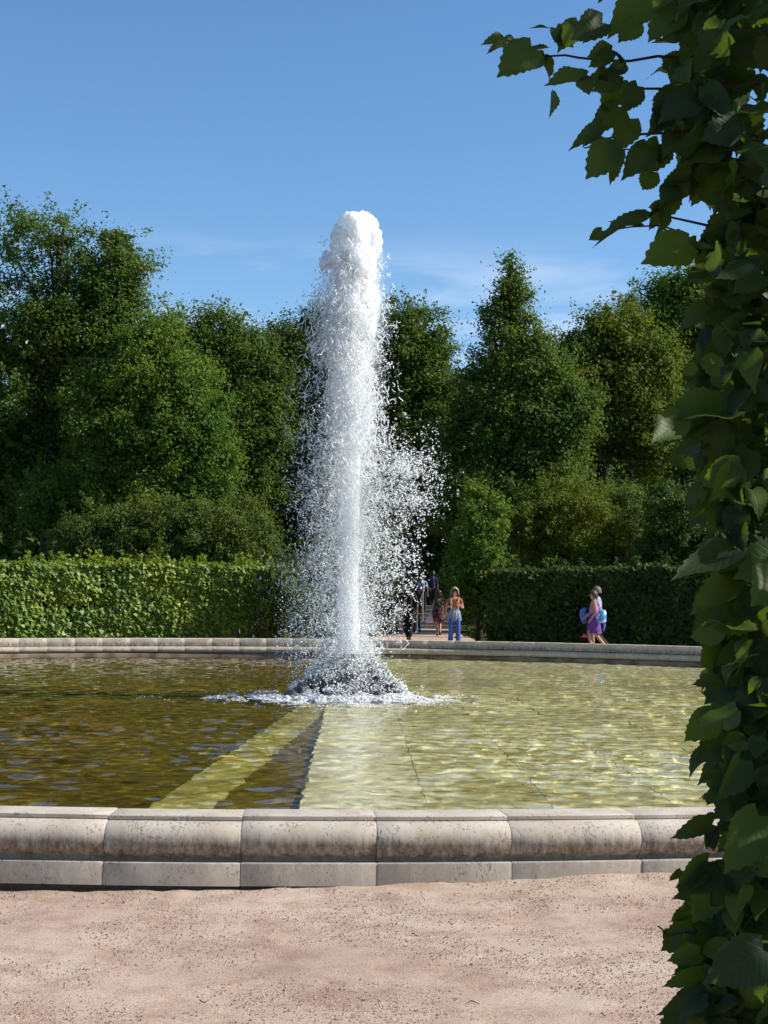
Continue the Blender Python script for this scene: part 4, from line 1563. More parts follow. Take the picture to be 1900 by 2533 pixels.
# ------------------------------------------------------------------ people
def skin(name, pts, edges, mat, parent, root=0, lv=2):
    names = list(pts)
    idx = {k: i for i, k in enumerate(names)}
    me = bpy.data.meshes.new(name + '_cage')
    me.from_pydata([pts[k][0] for k in names], [(idx[a], idx[b]) for a, b in edges], [])
    ob = bpy.data.objects.new(name + '_cage', me)
    COL.objects.link(ob)
    ob.modifiers.new('skin', 'SKIN')
    for i, k in enumerate(names):
        r = pts[k][1]
        me.skin_vertices[0].data[i].radius = (r, r) if not hasattr(r, '__len__') else r
        me.skin_vertices[0].data[i].use_root = (i == root)
    sb = ob.modifiers.new('sub', 'SUBSURF')
    sb.levels = lv
    sb.render_levels = lv
    dg_ = bpy.context.evaluated_depsgraph_get()
    dg_.update()
    m2 = bpy.data.meshes.new_from_object(ob.evaluated_get(dg_))
    m2.name = name
    bpy.data.objects.remove(ob)
    m2.materials.clear()
    return link(name, m2, mat, parent, True)


def vlerp(a, b, t):
    return tuple(a[i] + (b[i] - a[i]) * t for i in range(3))


def person(loc, face_deg, label, J, skinmat, hgt=1.7, girth=1.0):
    """J: joint overrides. Local frame: faces +Y, x to its left side negative. Returns root and joints."""
    s = hgt / 1.7
    base = dict(pelvis=(0, 0, .95), waist=(0, 0, 1.10), chest=(0, 0, 1.32), neck0=(0, -.005, 1.44), neck=(0, .005, 1.50), jaw=(0, .03, 1.545), head=(0, .015, 1.625), crown=(0, 0, 1.67),
                shL=(-.17, 0, 1.40), elL=(-.23, -.02, 1.12), wrL=(-.24, .05, .88), shR=(.17, 0, 1.40), elR=(.23, -.02, 1.12), wrR=(.24, .05, .88),
                hipL=(-.09, 0, .90), knL=(-.10, .02, .50), anL=(-.10, -.01, .09), toL=(-.11, .14, .03), hipR=(.09, 0, .90), knR=(.10, .02, .50), anR=(.10, -.01, .09), toR=(.11, .14, .03))
    base.update(J)
    root = empty('person', loc, R_(face_deg - 90))
    tag(root, label, 'person')
    jt = {k: tuple(c * s for c in v) for k, v in base.items()}
    rad = dict(pelvis=.125, waist=.105, chest=.125, neck0=.075, neck=.05, jaw=.062, head=.088, crown=.065, shL=.055, elL=.040, wrL=.027, shR=.055, elR=.040, wrR=.027,
               hipL=.085, knL=.056, anL=.040, toL=.032, hipR=.085, knR=.056, anR=.040, toR=.032)
    P_ = {k: (jt[k], rad[k] * s * (girth if k in ('pelvis', 'waist', 'chest', 'hipL', 'hipR', 'knL', 'knR', 'shL', 'shR') else 1)) for k in jt}
    E_ = [('pelvis', 'waist'), ('waist', 'chest'), ('chest', 'neck0'), ('neck0', 'neck'), ('neck', 'jaw'), ('jaw', 'head'), ('head', 'crown')]
    for S in 'LR':
        E_ += [('neck0', 'sh' + S), ('sh' + S, 'el' + S), ('el' + S, 'wr' + S), ('pelvis', 'hip' + S), ('hip' + S, 'kn' + S), ('kn' + S, 'an' + S), ('an' + S, 'to' + S)]
        w = Vector(jt['wr' + S])
        d = (w - Vector(jt['el' + S])).normalized()
        side = d.cross(Vector((0, 1, 0.2)))
        side = side.normalized() if side.length > .1 else Vector((1, 0, 0))
        pn = w + d * .07 * s
        P_['palm' + S] = (tuple(pn), .026 * s)
        E_ += [('wr' + S, 'palm' + S)]
        cu = side.cross(d)
        for k, (o_, L_) in enumerate(((-.026, .062), (-.009, .074), (.009, .07), (.026, .055))):
            f1 = pn + side * o_ * s + d * .03 * s
            f2 = f1 + (d * .8 + cu * .5) * L_ * s
            P_['f%d%s' % (k, S)] = (tuple(f1), .010 * s)
            P_['g%d%s' % (k, S)] = (tuple(f2), .007 * s)
            E_ += [('palm' + S, 'f%d%s' % (k, S)), ('f%d%s' % (k, S), 'g%d%s' % (k, S))]
        th = pn + (side * .045 + d * .012 + cu * .03) * s
        P_['t' + S] = (tuple(th), .010 * s)
        E_ += [('palm' + S, 't' + S)]
    bodyo = skin('body', P_, E_, skinmat, root, 0, 1)
    hd, jw = Vector(jt['head']), Vector(jt['jaw'])
    up_ = (Vector(jt['crown']) - Vector(jt['jaw'])).normalized()
    fw = Vector((0, 1, 0))
    dark = M['eye']
    for sx_ in (-1, 1):
        MB().loft([(hd.x + sx_ * .032 * s, hd.y + .082 * s, hd.z - .012 * s + t * .018 * s, .013 * s * math.sqrt(max(.05, 1 - t * t * 4)), .008 * s) for t in (-.45, -.2, 0.2, .45)], 8).build('eye', dark, bodyo, True)
        MB().loft([(hd.x + sx_ * .088 * s, hd.y - .005 * s, hd.z - .03 * s + t * .06 * s, .010 * s, .020 * s * (1 - .5 * abs(t - .5))) for t in (0, .3, .7, 1)], 8).build('ear', skinmat, bodyo, True)
    MB().loft([(hd.x, hd.y + (.086 + .022 * (1 - t)) * s, hd.z + (-.04 + .045 * t) * s, .013 * s * (1.1 - t * .6), .012 * s) for t in (0, .4, 1)], 8).build('nose', skinmat, bodyo, True)
    MB().loft([(jw.x, jw.y + .065 * s, jw.z + .016 * s, .022 * s, .008 * s), (jw.x, jw.y + .067 * s, jw.z + .024 * s, .024 * s, .008 * s)], 8).build('mouth', M['lip'], bodyo, True)
    return root, jt, s


def hair(root, jt, s, mat, length, vol=1.0, name='hair', back=0.0):
    """cap over the skull, strands of mass falling behind and at the sides"""
    h = Vector(jt['head'])
    V, Fc = [], []
    n, m = 18, 12
    for i in range(m):
        t = i / (m - 1)
        for k in range(n):
            a = 2 * math.pi * k / n
            fr = max(0.0, math.sin(a))                 # +1 towards the face
            ph = t * (math.pi * (0.30 + 0.36 * (1 - fr)))
            drop = 0
            r = .108 * s * vol
            z = h.z + .015 * s + r * 1.08 * math.cos(ph)
            rx = r * math.sin(ph)
            x = h.x + rx * math.cos(a) * 0.95
            y = h.y - .012 * s + rx * math.sin(a) * 1.03
            if t > 0.75 and fr < 0.45:
                q = (t - 0.75) / 0.25
                z -= length * q * (1 - fr * 1.6) * s
                x = h.x + (x - h.x) * (1 + .25 * q * length)
                y = y - .02 * q * s * (1 + back)
            f = 1 + .04 * mnoise.noise(Vector((math.cos(a) * 5, math.sin(a) * 5, t * 3)))
            V.append((h.x + (x - h.x) * f, h.y + (y - h.y) * f, z))
    for i in range(m - 1):
        for k in range(n):
            k2 = (k + 1) % n
            Fc.append((i * n + k, i * n + k2, (i + 1) * n + k2, (i + 1) * n + k))
    mb = MB()
    mb.add(V, Fc)
    o_ = mb.build(name, mat, root, True)
    sd = o_.modifiers.new('s', 'SOLIDIFY')
    sd.thickness = .012
    return o_


def garment(root, name, jt, spec, edges, mat):
    """clothing as a slightly larger skin over named joints: spec {joint: radius}"""
    P_ = {}
    for k, v in spec.items():
        if isinstance(v, tuple):
            P_[k] = (v[0], v[1])
        else:
            P_[k] = (jt[k], v)
    return skin(name, P_, edges, mat, root)


M['eye'] = mat_plain('eye_dark', (0.015, 0.012, 0.01), 0.2)
M['lip'] = mat_plain('lip', (0.30, 0.09, 0.07), 0.5)
M['blond'] = mat_plain('blond_hair', (0.33, 0.25, 0.15), 0.5, 0.4, 40)
M['auburn'] = mat_plain('auburn_hair', (0.085, 0.030, 0.018), 0.5, 0.35, 40)
M['brown_hair'] = mat_plain('brown_hair', (0.06, 0.032, 0.02), 0.5, 0.35, 40)
M['grey_hair'] = mat_plain('grey_hair', (0.13, 0.10, 0.085), 0.6, 0.35, 40)
M['black_hair'] = mat_plain('black_hair', (0.012, 0.010, 0.010), 0.5)
M['orange'] = mat_plain('rust_knit', (0.36, 0.105, 0.03), 0.85, 0.25, 60)
M['jeans'] = mat_plain('blue_denim', (0.055, 0.105, 0.34), 0.85, 0.3, 18)
M['denim_pale'] = mat_plain('washed_denim', (0.24, 0.30, 0.42), 0.85, 0.45, 14)
M['black'] = mat_plain('black_cloth', (0.010, 0.010, 0.014), 0.85, 0.3, 12)
M['white_cloth'] = mat_plain('white_cloth', (0.62, 0.60, 0.60), 0.85, 0.15, 10)
M['lilac'] = mat_plain('pale_lilac_shirt', (0.40, 0.42, 0.66), 0.85, 0.2, 12)
M['navy'] = mat_plain('navy_cloth', (0.012, 0.02, 0.08), 0.85, 0.3, 12)
M['bluecloth'] = mat_plain('blue_cloth', (0.10, 0.18, 0.52), 0.85, 0.3, 12)
M['purple'] = mat_plain('purple_cloth', (0.165, 0.045, 0.26), 0.85, 0.3, 8, col2=(0.10, 0.03, 0.20))
M['pink'] = mat_plain('pink_cloth', (0.48, 0.15, 0.40), 0.85, 0.25, 8)
M['red'] = mat_plain('red_cloth', (0.60, 0.06, 0.07), 0.7, 0.2, 10)
M['shoe'] = mat_plain('pale_shoe', (0.46, 0.46, 0.66), 0.7, 0.2, 20)
M['dark_shoe'] = mat_plain('dark_shoe', (0.03, 0.025, 0.025), 0.6)


def floral():
    m, n, l, out = newmat('floral_print')
    t = N(n, 'ShaderNodeTexCoord')
    v = N(n, 'ShaderNodeTexVoronoi', Scale=15.0)
    v.inputs['Randomness'].default_value = 1.0
    l.new(t.outputs['Object'], v.inputs['Vector'])
    r = ramp(n, [(0.0, (0.55, 0.22, 0.22)), (0.28, (0.36, 0.10, 0.13)), (0.42, (0.02, 0.014, 0.02)), (1.0, (0.012, 0.010, 0.016))])
    l.new(v.outputs['Distance'], r.inputs[0])
    b = N(n, 'ShaderNodeBsdfPrincipled')
    b.inputs['Roughness'].default_value = 0.85
    l.new(r.outputs[0], b.inputs['Base Color'])
    l.new(b.outputs[0], out.inputs['Surface'])
    return m


def bagprint():
    m, n, l, out = newmat('blue_bag_print')
    t = N(n, 'ShaderNodeTexCoord')
    z = N(n, 'ShaderNodeTexNoise', Scale=9.0, Detail=2.0)
    l.new(t.outputs['Object'], z.inputs['Vector'])
    r = ramp(n, [(0.50, (0.05, 0.24, 0.52)), (0.56, (0.50, 0.68, 0.82))])
    l.new(z.outputs[0], r.inputs[0])
    b = N(n, 'ShaderNodeBsdfPrincipled')
    b.inputs['Roughness'].default_value = 0.7
    l.new(r.outputs[0], b.inputs['Base Color'])
    l.new(b.outputs[0], out.inputs['Surface'])
    return m


M['floral'] = floral()
M['bag'] = bagprint()


def shoes(root, jt, s, mat):
    for S in 'LR':
        a, t = Vector(jt['an' + S]), Vector(jt['to' + S])
        skin('shoe', {'h': (tuple(a + (a - t) * .25 + Vector((0, 0, -.035 * s))), .042 * s), 'm': (tuple(a.lerp(t, .45) + Vector((0, 0, -.005))), .046 * s), 't': (tuple(t + (t - a) * .22), .034 * s)}, [('h', 'm'), ('m', 't')], mat, root, 0, 1)


def place(xpx, depth):
    p = at(xpx, 1300, depth)
    return Vector((p.x, depth, 0.004))


# woman in the rust top, facing the camera, hands at her bag straps
p, jt, s = person(place(982, 43.2), -90, 'blonde woman in rust top and blue jeans facing the pool', dict(elL=(-.25, -.05, 1.14), wrL=(-.13, .13, 1.26), elR=(.25, -.05, 1.14), wrR=(.12, .14, 1.24), knL=(-.105, .02, .5), anL=(-.12, 0, .09), anR=(.12, 0, .09), toL=(-.14, .13, .03), toR=(.14, .13, .03)), M['skin'], 1.68)
hair(p, jt, s, M['blond'], .34, 1.10)
garment(p, 'top', jt, dict(waist=.122, chest=.140, neck0=.075, shL=.066, shR=.066, uL=(vlerp(jt['shL'], jt['elL'], .45), .055), uR=(vlerp(jt['shR'], jt['elR'], .45), .055)), [('waist', 'chest'), ('chest', 'neck0'), ('neck0', 'shL'), ('neck0', 'shR'), ('shL', 'uL'), ('shR', 'uR')], M['orange'])
garment(p, 'jeans', jt, dict(waist=.112, pelvis=.142, hipL=.100, hipR=.100, knL=.074, knR=.074, anL=.080, anR=.080), [('waist', 'pelvis'), ('pelvis', 'hipL'), ('pelvis', 'hipR'), ('hipL', 'knL'), ('hipR', 'knR'), ('knL', 'anL'), ('knR', 'anR')], M['jeans'])
mb = MB()
mb.loft([(0, 0, 1.085, .140, .118), (0, -.005, 1.04, .168, .140), (0, -.02, .92, .195, .150), (0, -.04, .78, .205, .13)], 18, False)
mb.tube([(.02, .14, 1.06), (.03, .17, 1.0), (.045, .16, .86), (.05, .13, .74)], [.03, .035, .035, .02], 8)
mb.tube([(-.02, .14, 1.06), (-.03, .165, 1.0), (-.03, .16, .90), (-.02, .14, .80)], [.03, .03, .03, .018], 8)
mb.build('tied_jacket', M['denim_pale'], p, True)
mb = MB()
for sx_ in (-1, 1):
    mb.box((jt['head'][0] + sx_ * .034, jt['head'][1] + .094, jt['head'][2] - .006), (.056, .010, .036))
mb.build('sunglasses', M['eye'], p)
mb = MB()
for sx_ in (-1, 1):
    mb.tube([(sx_ * .10, .13, 1.08), (sx_ * .11, .155, 1.25), (sx_ * .11, .10, 1.42), (sx_ * .11, -.06, 1.45), (sx_ * .10, -.15, 1.3)], .014, 6)
mb.build('bag_strap', M['white_cloth'], p, True)
shoes(p, jt, s, M['dark_shoe'])

# woman in the floral dress, walking away with a white bag
p, jt, s = person(place(948, 55.5), 92, 'woman in dark floral dress walking away with a white bag', dict(elL=(-.25, -.03, 1.12), wrL=(-.25, .06, .92), elR=(.25, -.02, 1.13), wrR=(.27, .02, .88), anL=(-.05, -.02, .09), knL=(-.06, .02, .5), toL=(-.05, .13, .03), knR=(.06, .10, .52), anR=(.05, -.12, .16), toR=(.05, -.02, .05)), M['skin_tan'], 1.62, 1.12)
hair(p, jt, s, M['auburn'], .05, 1.18)
mb = MB().loft([(0, 0, 1.40 * .95, .17, .09), (0, 0, 1.33 * .95, .205, .13), (0, 0, 1.12 * .95, .185, .14), (0, 0, .95 * .95, .22, .165), (0, 0, .72 * .95, .22, .165), (0, 0.01, .56 * .95, .19, .15)], 18)
mb.build('dress', M['floral'], p, True)
garment(p, 'sleeves', jt, dict(neck0=.09, shL=.078, shR=.078, uL=(vlerp(jt['shL'], jt['elL'], .6), .062), uR=(vlerp(jt['shR'], jt['elR'], .6), .062)), [('neck0', 'shL'), ('neck0', 'shR'), ('shL', 'uL'), ('shR', 'uR')], M['floral'])
shoes(p, jt, s, M['dark_shoe'])
bagp = empty('cloth_bag', p.location + Vector((-.33, -.03, .48)))
tag(bagp, 'white cloth bag hanging at the side of the floral dress', 'bag')
MB().loft([(0, 0, 0, .12, .07), (0, 0, .08, .15, .09), (0.02, 0, .22, .10, .07), (.04, 0, .34, .03, .02)], 12).build('pouch', M['white_cloth'], bagp, True)
MB().tube([(.04, 0, .33), (.08, -.03, .55), (.15, -.05, .80), (.20, -.02, .92)], .012, 6).build('strap', M['white_cloth'], bagp, True)

# man in black beyond the edge of the spray
p, jt, s = person(place(884, 49.5), 80, 'person in black clothes half hidden by the spray', dict(elL=(-.27, -.03, 1.12), wrL=(-.30, .03, .88), elR=(.25, -.02, 1.12), wrR=(.24, .08, .9), knL=(-.06, .06, .5), anL=(-.04, .02, .09), knR=(.07, -.02, .5), anR=(.04, -.10, .10), toL=(-.05, .16, .03), toR=(.04, .04, .03)), M['skin_tan'], 1.80, 1.15)
hair(p, jt, s, M['black_hair'], .02, 1.05)
garment(p, 'shirt', jt, dict(pelvis=.165, waist=.155, chest=.178, neck0=.09, shL=.085, shR=.085, elL=.062, elR=.062), [('pelvis', 'waist'), ('waist', 'chest'), ('chest', 'neck0'), ('neck0', 'shL'), ('neck0', 'shR'), ('shL', 'elL'), ('shR', 'elR')], M['black'])
garment(p, 'trousers', jt, dict(pelvis=.155, hipL=.125, hipR=.125, knL=.095, knR=.095, anL=.080, anR=.080), [('pelvis', 'hipL'), ('pelvis', 'hipR'), ('hipL', 'knL'), ('hipR', 'knR'), ('knL', 'anL'), ('knR', 'anR')], M['black'])
shoes(p, jt, s, M['dark_shoe'])

# woman in pink and purple striding left with the blue bag
WJ = dict(shL=(-.16, .0, 1.39), elL=(-.20, -.02, 1.12), wrL=(-.17, .10, .93), elR=(.20, .06, 1.14), wrR=(.18, .22, .98), knL=(-.09, .16, .50), anL=(-.09, .06, .12), toL=(-.09, .18, .05), knR=(.09, -.06, .50), anR=(.09, -.34, .17), toR=(.09, -.27, .05), head=(0, .035, 1.615), crown=(0, .025, 1.665), jaw=(0, .05, 1.54), neck=(0, .02, 1.49))
p, jt, s = person(place(1283, 41.2), 180, 'woman in pink and purple dress walking left with a blue bag', WJ, M['skin'], 1.64)
hair(p, jt, s, M['brown_hair'], .03, 1.1)
mb = MB().loft([(0, .0, 1.36 * s, .135, .09), (0, .0, 1.27 * s, .155, .125), (0, 0, 1.08 * s, .145, .125)], 18, False)
mb.build('bodice', M['pink'], p, True)
mb = MB().loft([(0, 0, 1.085 * s, .146, .127), (0, 0.0, .92 * s, .185, .165), (0, .0, .70 * s, .195, .19), (0, -.01, .53 * s, .21, .215)], 18, False)
mb.build('skirt', M['purple'], p, True)
mb = MB()
mb.tube([(-.12, .02, 1.36 * s), (-.11, .02, 1.43 * s), (-.11, -.08, 1.36 * s)], .014, 6).tube([(.12, .02, 1.36 * s), (.11, .02, 1.43 * s), (.11, -.08, 1.36 * s)], .014, 6)
mb.build('dress_strap', M['pink'], p, True)
shoes(p, jt, s, M['shoe'])
bagp = empty('shoulder_bag', p.location + Vector((0.17, -.24, .80)))
tag(bagp, 'bright blue printed bag on the walking woman\'s shoulder', 'bag')
MB().loft([(-.01, 0, 0, .10, .06), (-.01, 0, .04, .145, .085), (0, 0, .16, .14, .085), (.02, .0, .30, .115, .07), (.03, 0, .36, .07, .04)], 16).build('pouch', M['bag'], bagp, True)
MB().tube([(.02, 0, .34), (-.03, .05, .48), (-.09, .08, .60), (-.12, .13, .62)], .013, 6).build('strap', M['white_cloth'], bagp, True)
MB().tube([(.06, 0, .03), (.09, .01, -.08), (.06, .0, -.16), (.07, 0, -.22)], [.03, .035, .03, .012], 8).build('scarf', M['bluecloth'], bagp, True)

# man just behind her
MJ = dict(elL=(-.25, -.04, 1.12), wrL=(-.20, .18, 1.02), elR=(.25, -.04, 1.12), wrR=(.22, .20, 1.0), knL=(-.09, .12, .50), anL=(-.09, .10, .10), toL=(-.09, .24, .03), knR=(.09, -.04, .5), anR=(.09, -.34, .16), toR=(.09, -.24, .05), crown=(0, .02, 1.67))
p2, jt, s = person(place(1289, 41.75), 180, 'grey-haired person in pale lilac shirt behind the woman with blue bag', MJ, M['skin'], 1.74)
hair(p2, jt, s, M['grey_hair'], .01, 1.08)
garment(p2, 'shirt', jt, dict(pelvis=.15, waist=.145, chest=.165, neck0=.085, shL=.078, shR=.078, elL=.058, elR=.058), [('pelvis', 'waist'), ('waist', 'chest'), ('chest', 'neck0'), ('neck0', 'shL'), ('neck0', 'shR'), ('shL', 'elL'), ('shR', 'elR')], M['lilac'])
garment(p2, 'shorts', jt, dict(pelvis=.148, hipL=.112, hipR=.112, kL=(vlerp(jt['hipL'], jt['knL'], .85), .085), kR=(vlerp(jt['hipR'], jt['knR'], .85), .085)), [('pelvis', 'hipL'), ('pelvis', 'hipR'), ('hipL', 'kL'), ('hipR', 'kR')], M['navy'])
shoes(p2, jt, s, M['shoe'])
bundle = empty('jacket_bundle', p2.location + Vector((-.36, -.02, .86)))
tag(bundle, 'blue jacket carried over an arm in front of the pair', 'jacket')
MB().loft([(.02, 0, -.10, .05, .07), (.0, 0, 0, .09, .10), (-.03, 0, .14, .10, .11), (-.02, 0, .28, .085, .10), (.02, 0, .35, .05, .06)], 14).build('folded_cloth', M['bluecloth'], bundle, True)
toy = empty('red_cap', p.location + Vector((-.28, -.16, .40)))
tag(toy, 'small red cap held low in front of the purple skirt', 'cap')
MB().loft([(0, 0, 0, .07, .05), (0, 0, .04, .075, .055), (.01, 0, .08, .05, .04), (.01, 0, .10, .02, .02)], 12).build('cap_dome', M['red'], toy, True)
MB().loft([(-.06, 0, .012, .07, .045), (-.065, 0, .026, .065, .04)], 12).build('brim', M['red'], toy, True)

# two strollers far up the shady steps
for (xp, dep, zz, cl, lb, fc) in ((934, 69.2, .86, 'navy', 'dim figure in dark clothes far up the alley steps', 90), (912, 68.6, .68, 'denim_pale', 'dim figure in a greyish top beside the far handrail', 85)):
    q = place(xp, dep)
    q.z = zz
    p3, jt, s = person(q, fc, lb, {}, M['skin_tan'], 1.7)
    hair(p3, jt, s, M['black_hair'], .04, 1.1)
    garment(p3, 'shirt', jt, dict(pelvis=.15, waist=.135, chest=.158, neck0=.085, shL=.075, shR=.075, elL=.055, elR=.055), [('pelvis', 'waist'), ('waist', 'chest'), ('chest', 'neck0'), ('neck0', 'shL'), ('neck0', 'shR'), ('shL', 'elL'), ('shR', 'elR')], M[cl])
    garment(p3, 'trousers', jt, dict(pelvis=.148, hipL=.11, hipR=.11, knL=.08, knR=.08, anL=.065, anR=.065), [('pelvis', 'hipL'), ('pelvis', 'hipR'), ('hipL', 'knL'), ('hipR', 'knR'), ('knL', 'anL'), ('knR', 'anR')], M['black'])
    shoes(p3, jt, s, M['dark_shoe'])

# ------------------------------------------------------------------ foreground linden hedge
def linden_leaf(seed):
    """heart-shaped serrated blade, stalk end at the origin, tip near y = 1"""
    r_ = random.Random(seed)
    n = 17
    bend = r_.uniform(-0.35, 0.95)
    fold = r_.uniform(0.02, 0.6)
    twist = r_.uniform(-0.4, 0.4)
    asym = r_.uniform(0.9, 1.12)
    tx = [0, .06, .14, .25, .38, .52, .66, .78, .87, .93, 1.0]
    wy = [.20, .30, .385, .425, .42, .375, .29, .19, .10, .045, 0.0]
    V, UV, Fc = [], [], []
    for i in range(n):
        t = i / (n - 1)
        w = float(np.interp(t, tx, wy))
        tooth = (0.020 if i % 2 else -0.014) * (1 if 0.03 < t < 0.9 else 0)
        wl_ = max(0, w + tooth + r_.uniform(-.008, .008)) * asym if w > 0 else 0
        wr_ = max(0, w + tooth + r_.uniform(-.008, .008)) / asym if w > 0 else 0
        lob = 0.09 * max(0, 1 - t / 0.16)               # heart-shaped base
        for sgn, ww in ((-1, wl_), (0, 0), (1, wr_)):
            x = sgn * ww
            yy = t - (lob if sgn else -0.015)
            if sgn and 0.03 < t < .9:
                yy += (0.022 if i % 2 else -0.006)
            z = fold * abs(x) - bend * (t - .15) ** 2 + twist * x * t + 0.06 * math.sin(yy * 8 + seed) * abs(x) * 2
            V.append((x, yy, z))
            UV.append((x, yy))
    for i in range(n - 1):
        a = i * 3
        Fc += [(a, a + 1, a + 4, a + 3), (a + 1, a + 2, a + 5, a + 4)]
    return np.array(V), np.array(Fc), np.array(UV)


LV = [linden_leaf(11 + i * 5) for i in range(9)]
LITE = []
for i in range(3):
    v_, f_, u_ = LV[i]
    rows_ = [0, 3, 6, 10, 13, 16]
    pick = [r * 3 + c for r in rows_ for c in range(3)]
    LITE.append((v_[pick], np.array([q for r in range(5) for q in ((r * 3, r * 3 + 1, r * 3 + 4, r * 3 + 3), (r * 3 + 1, r * 3 + 2, r * 3 + 5, r * 3 + 4))]), u_[pick]))
leaf_me = []
for i, (v, f, u) in enumerate(LV):
    me = npmesh('leaf', v, f, u)
    me.materials.append(M['leaf_linden'])
    me.polygons.foreach_set('use_smooth', np.ones(len(me.polygons), dtype=bool))
    leaf_me.append(me)

LD = 2.95                                             # distance of the visible flank
linden = empty('linden_hedge', (1.35, LD, 0))
tag(linden, 'tall leafy linden hedge in deep shade at the right edge, close to the viewer', 'hedge')
LO = Vector(linden.location)
# left boundary of the foliage, read off the photograph
BY = [-60, 0, 60, 130, 200, 260, 340, 420, 500, 560, 640, 720, 800, 880, 960, 1040, 1120, 1200, 1280, 1340, 1420, 1500, 1560, 1620, 1700, 1760, 1810, 1880, 1950, 2010, 2080, 2150, 2215, 2280]
BX = [1375, 1375, 1385, 1400, 1400, 1410, 1450, 1490, 1505, 1480, 1480, 1475, 1470, 1455, 1450, 1475, 1475, 1480, 1465, 1505, 1500, 1495, 1495, 1480, 1490, 1530, 1520, 1470, 1460, 1445, 1440, 1450, 1435, 1425]


def basis(nv, tipv):
    nv = nv.normalized()
    tv = (tipv - nv * tipv.dot(nv))
    tv = tv.normalized() if tv.length > 1e-3 else nv.orthogonal().normalized()
    xv = tv.cross(nv)
    return Matrix(((xv.x, tv.x, nv.x), (xv.y, tv.y, nv.y), (xv.z, tv.z, nv.z)))


twigs = MB()


def put_leaf(base, nv, tipv, size, k=None, part=True, width=1.0):
    Bm = basis(nv, tipv)
    k = random.randrange(len(leaf_me)) if k is None else k
    if part:
        o_ = bpy.data.objects.new('leaf', leaf_me[k])
        COL.objects.link(o_)
        o_.parent = linden
        mt = Matrix.Translation(base - LO) @ Bm.to_4x4() @ Matrix.Diagonal((size * width, size, size, 1))
        o_.matrix_local = mt
    return Bm


def hand(xb, yb, xt, yt, dd, nv, k=None, width=1.0, petiole=None):
    """a leaf given by the pixel of its stalk end and of its tip"""
    a = at(xb, yb, LD + dd)
    b = at(xt, yt, LD + dd + random.uniform(-.02, .02))
    v = b - a
    put_leaf(a, Vector(nv), v, v.length * 0.88, k, True, width * 0.92)
    if petiole:
        q = at(petiole[0], petiole[1], LD + dd)
        twigs.tube([q, q.lerp(a, .5) + Vector((0, 0, -.004)), a], [.0016, .0013, .0012], 5)


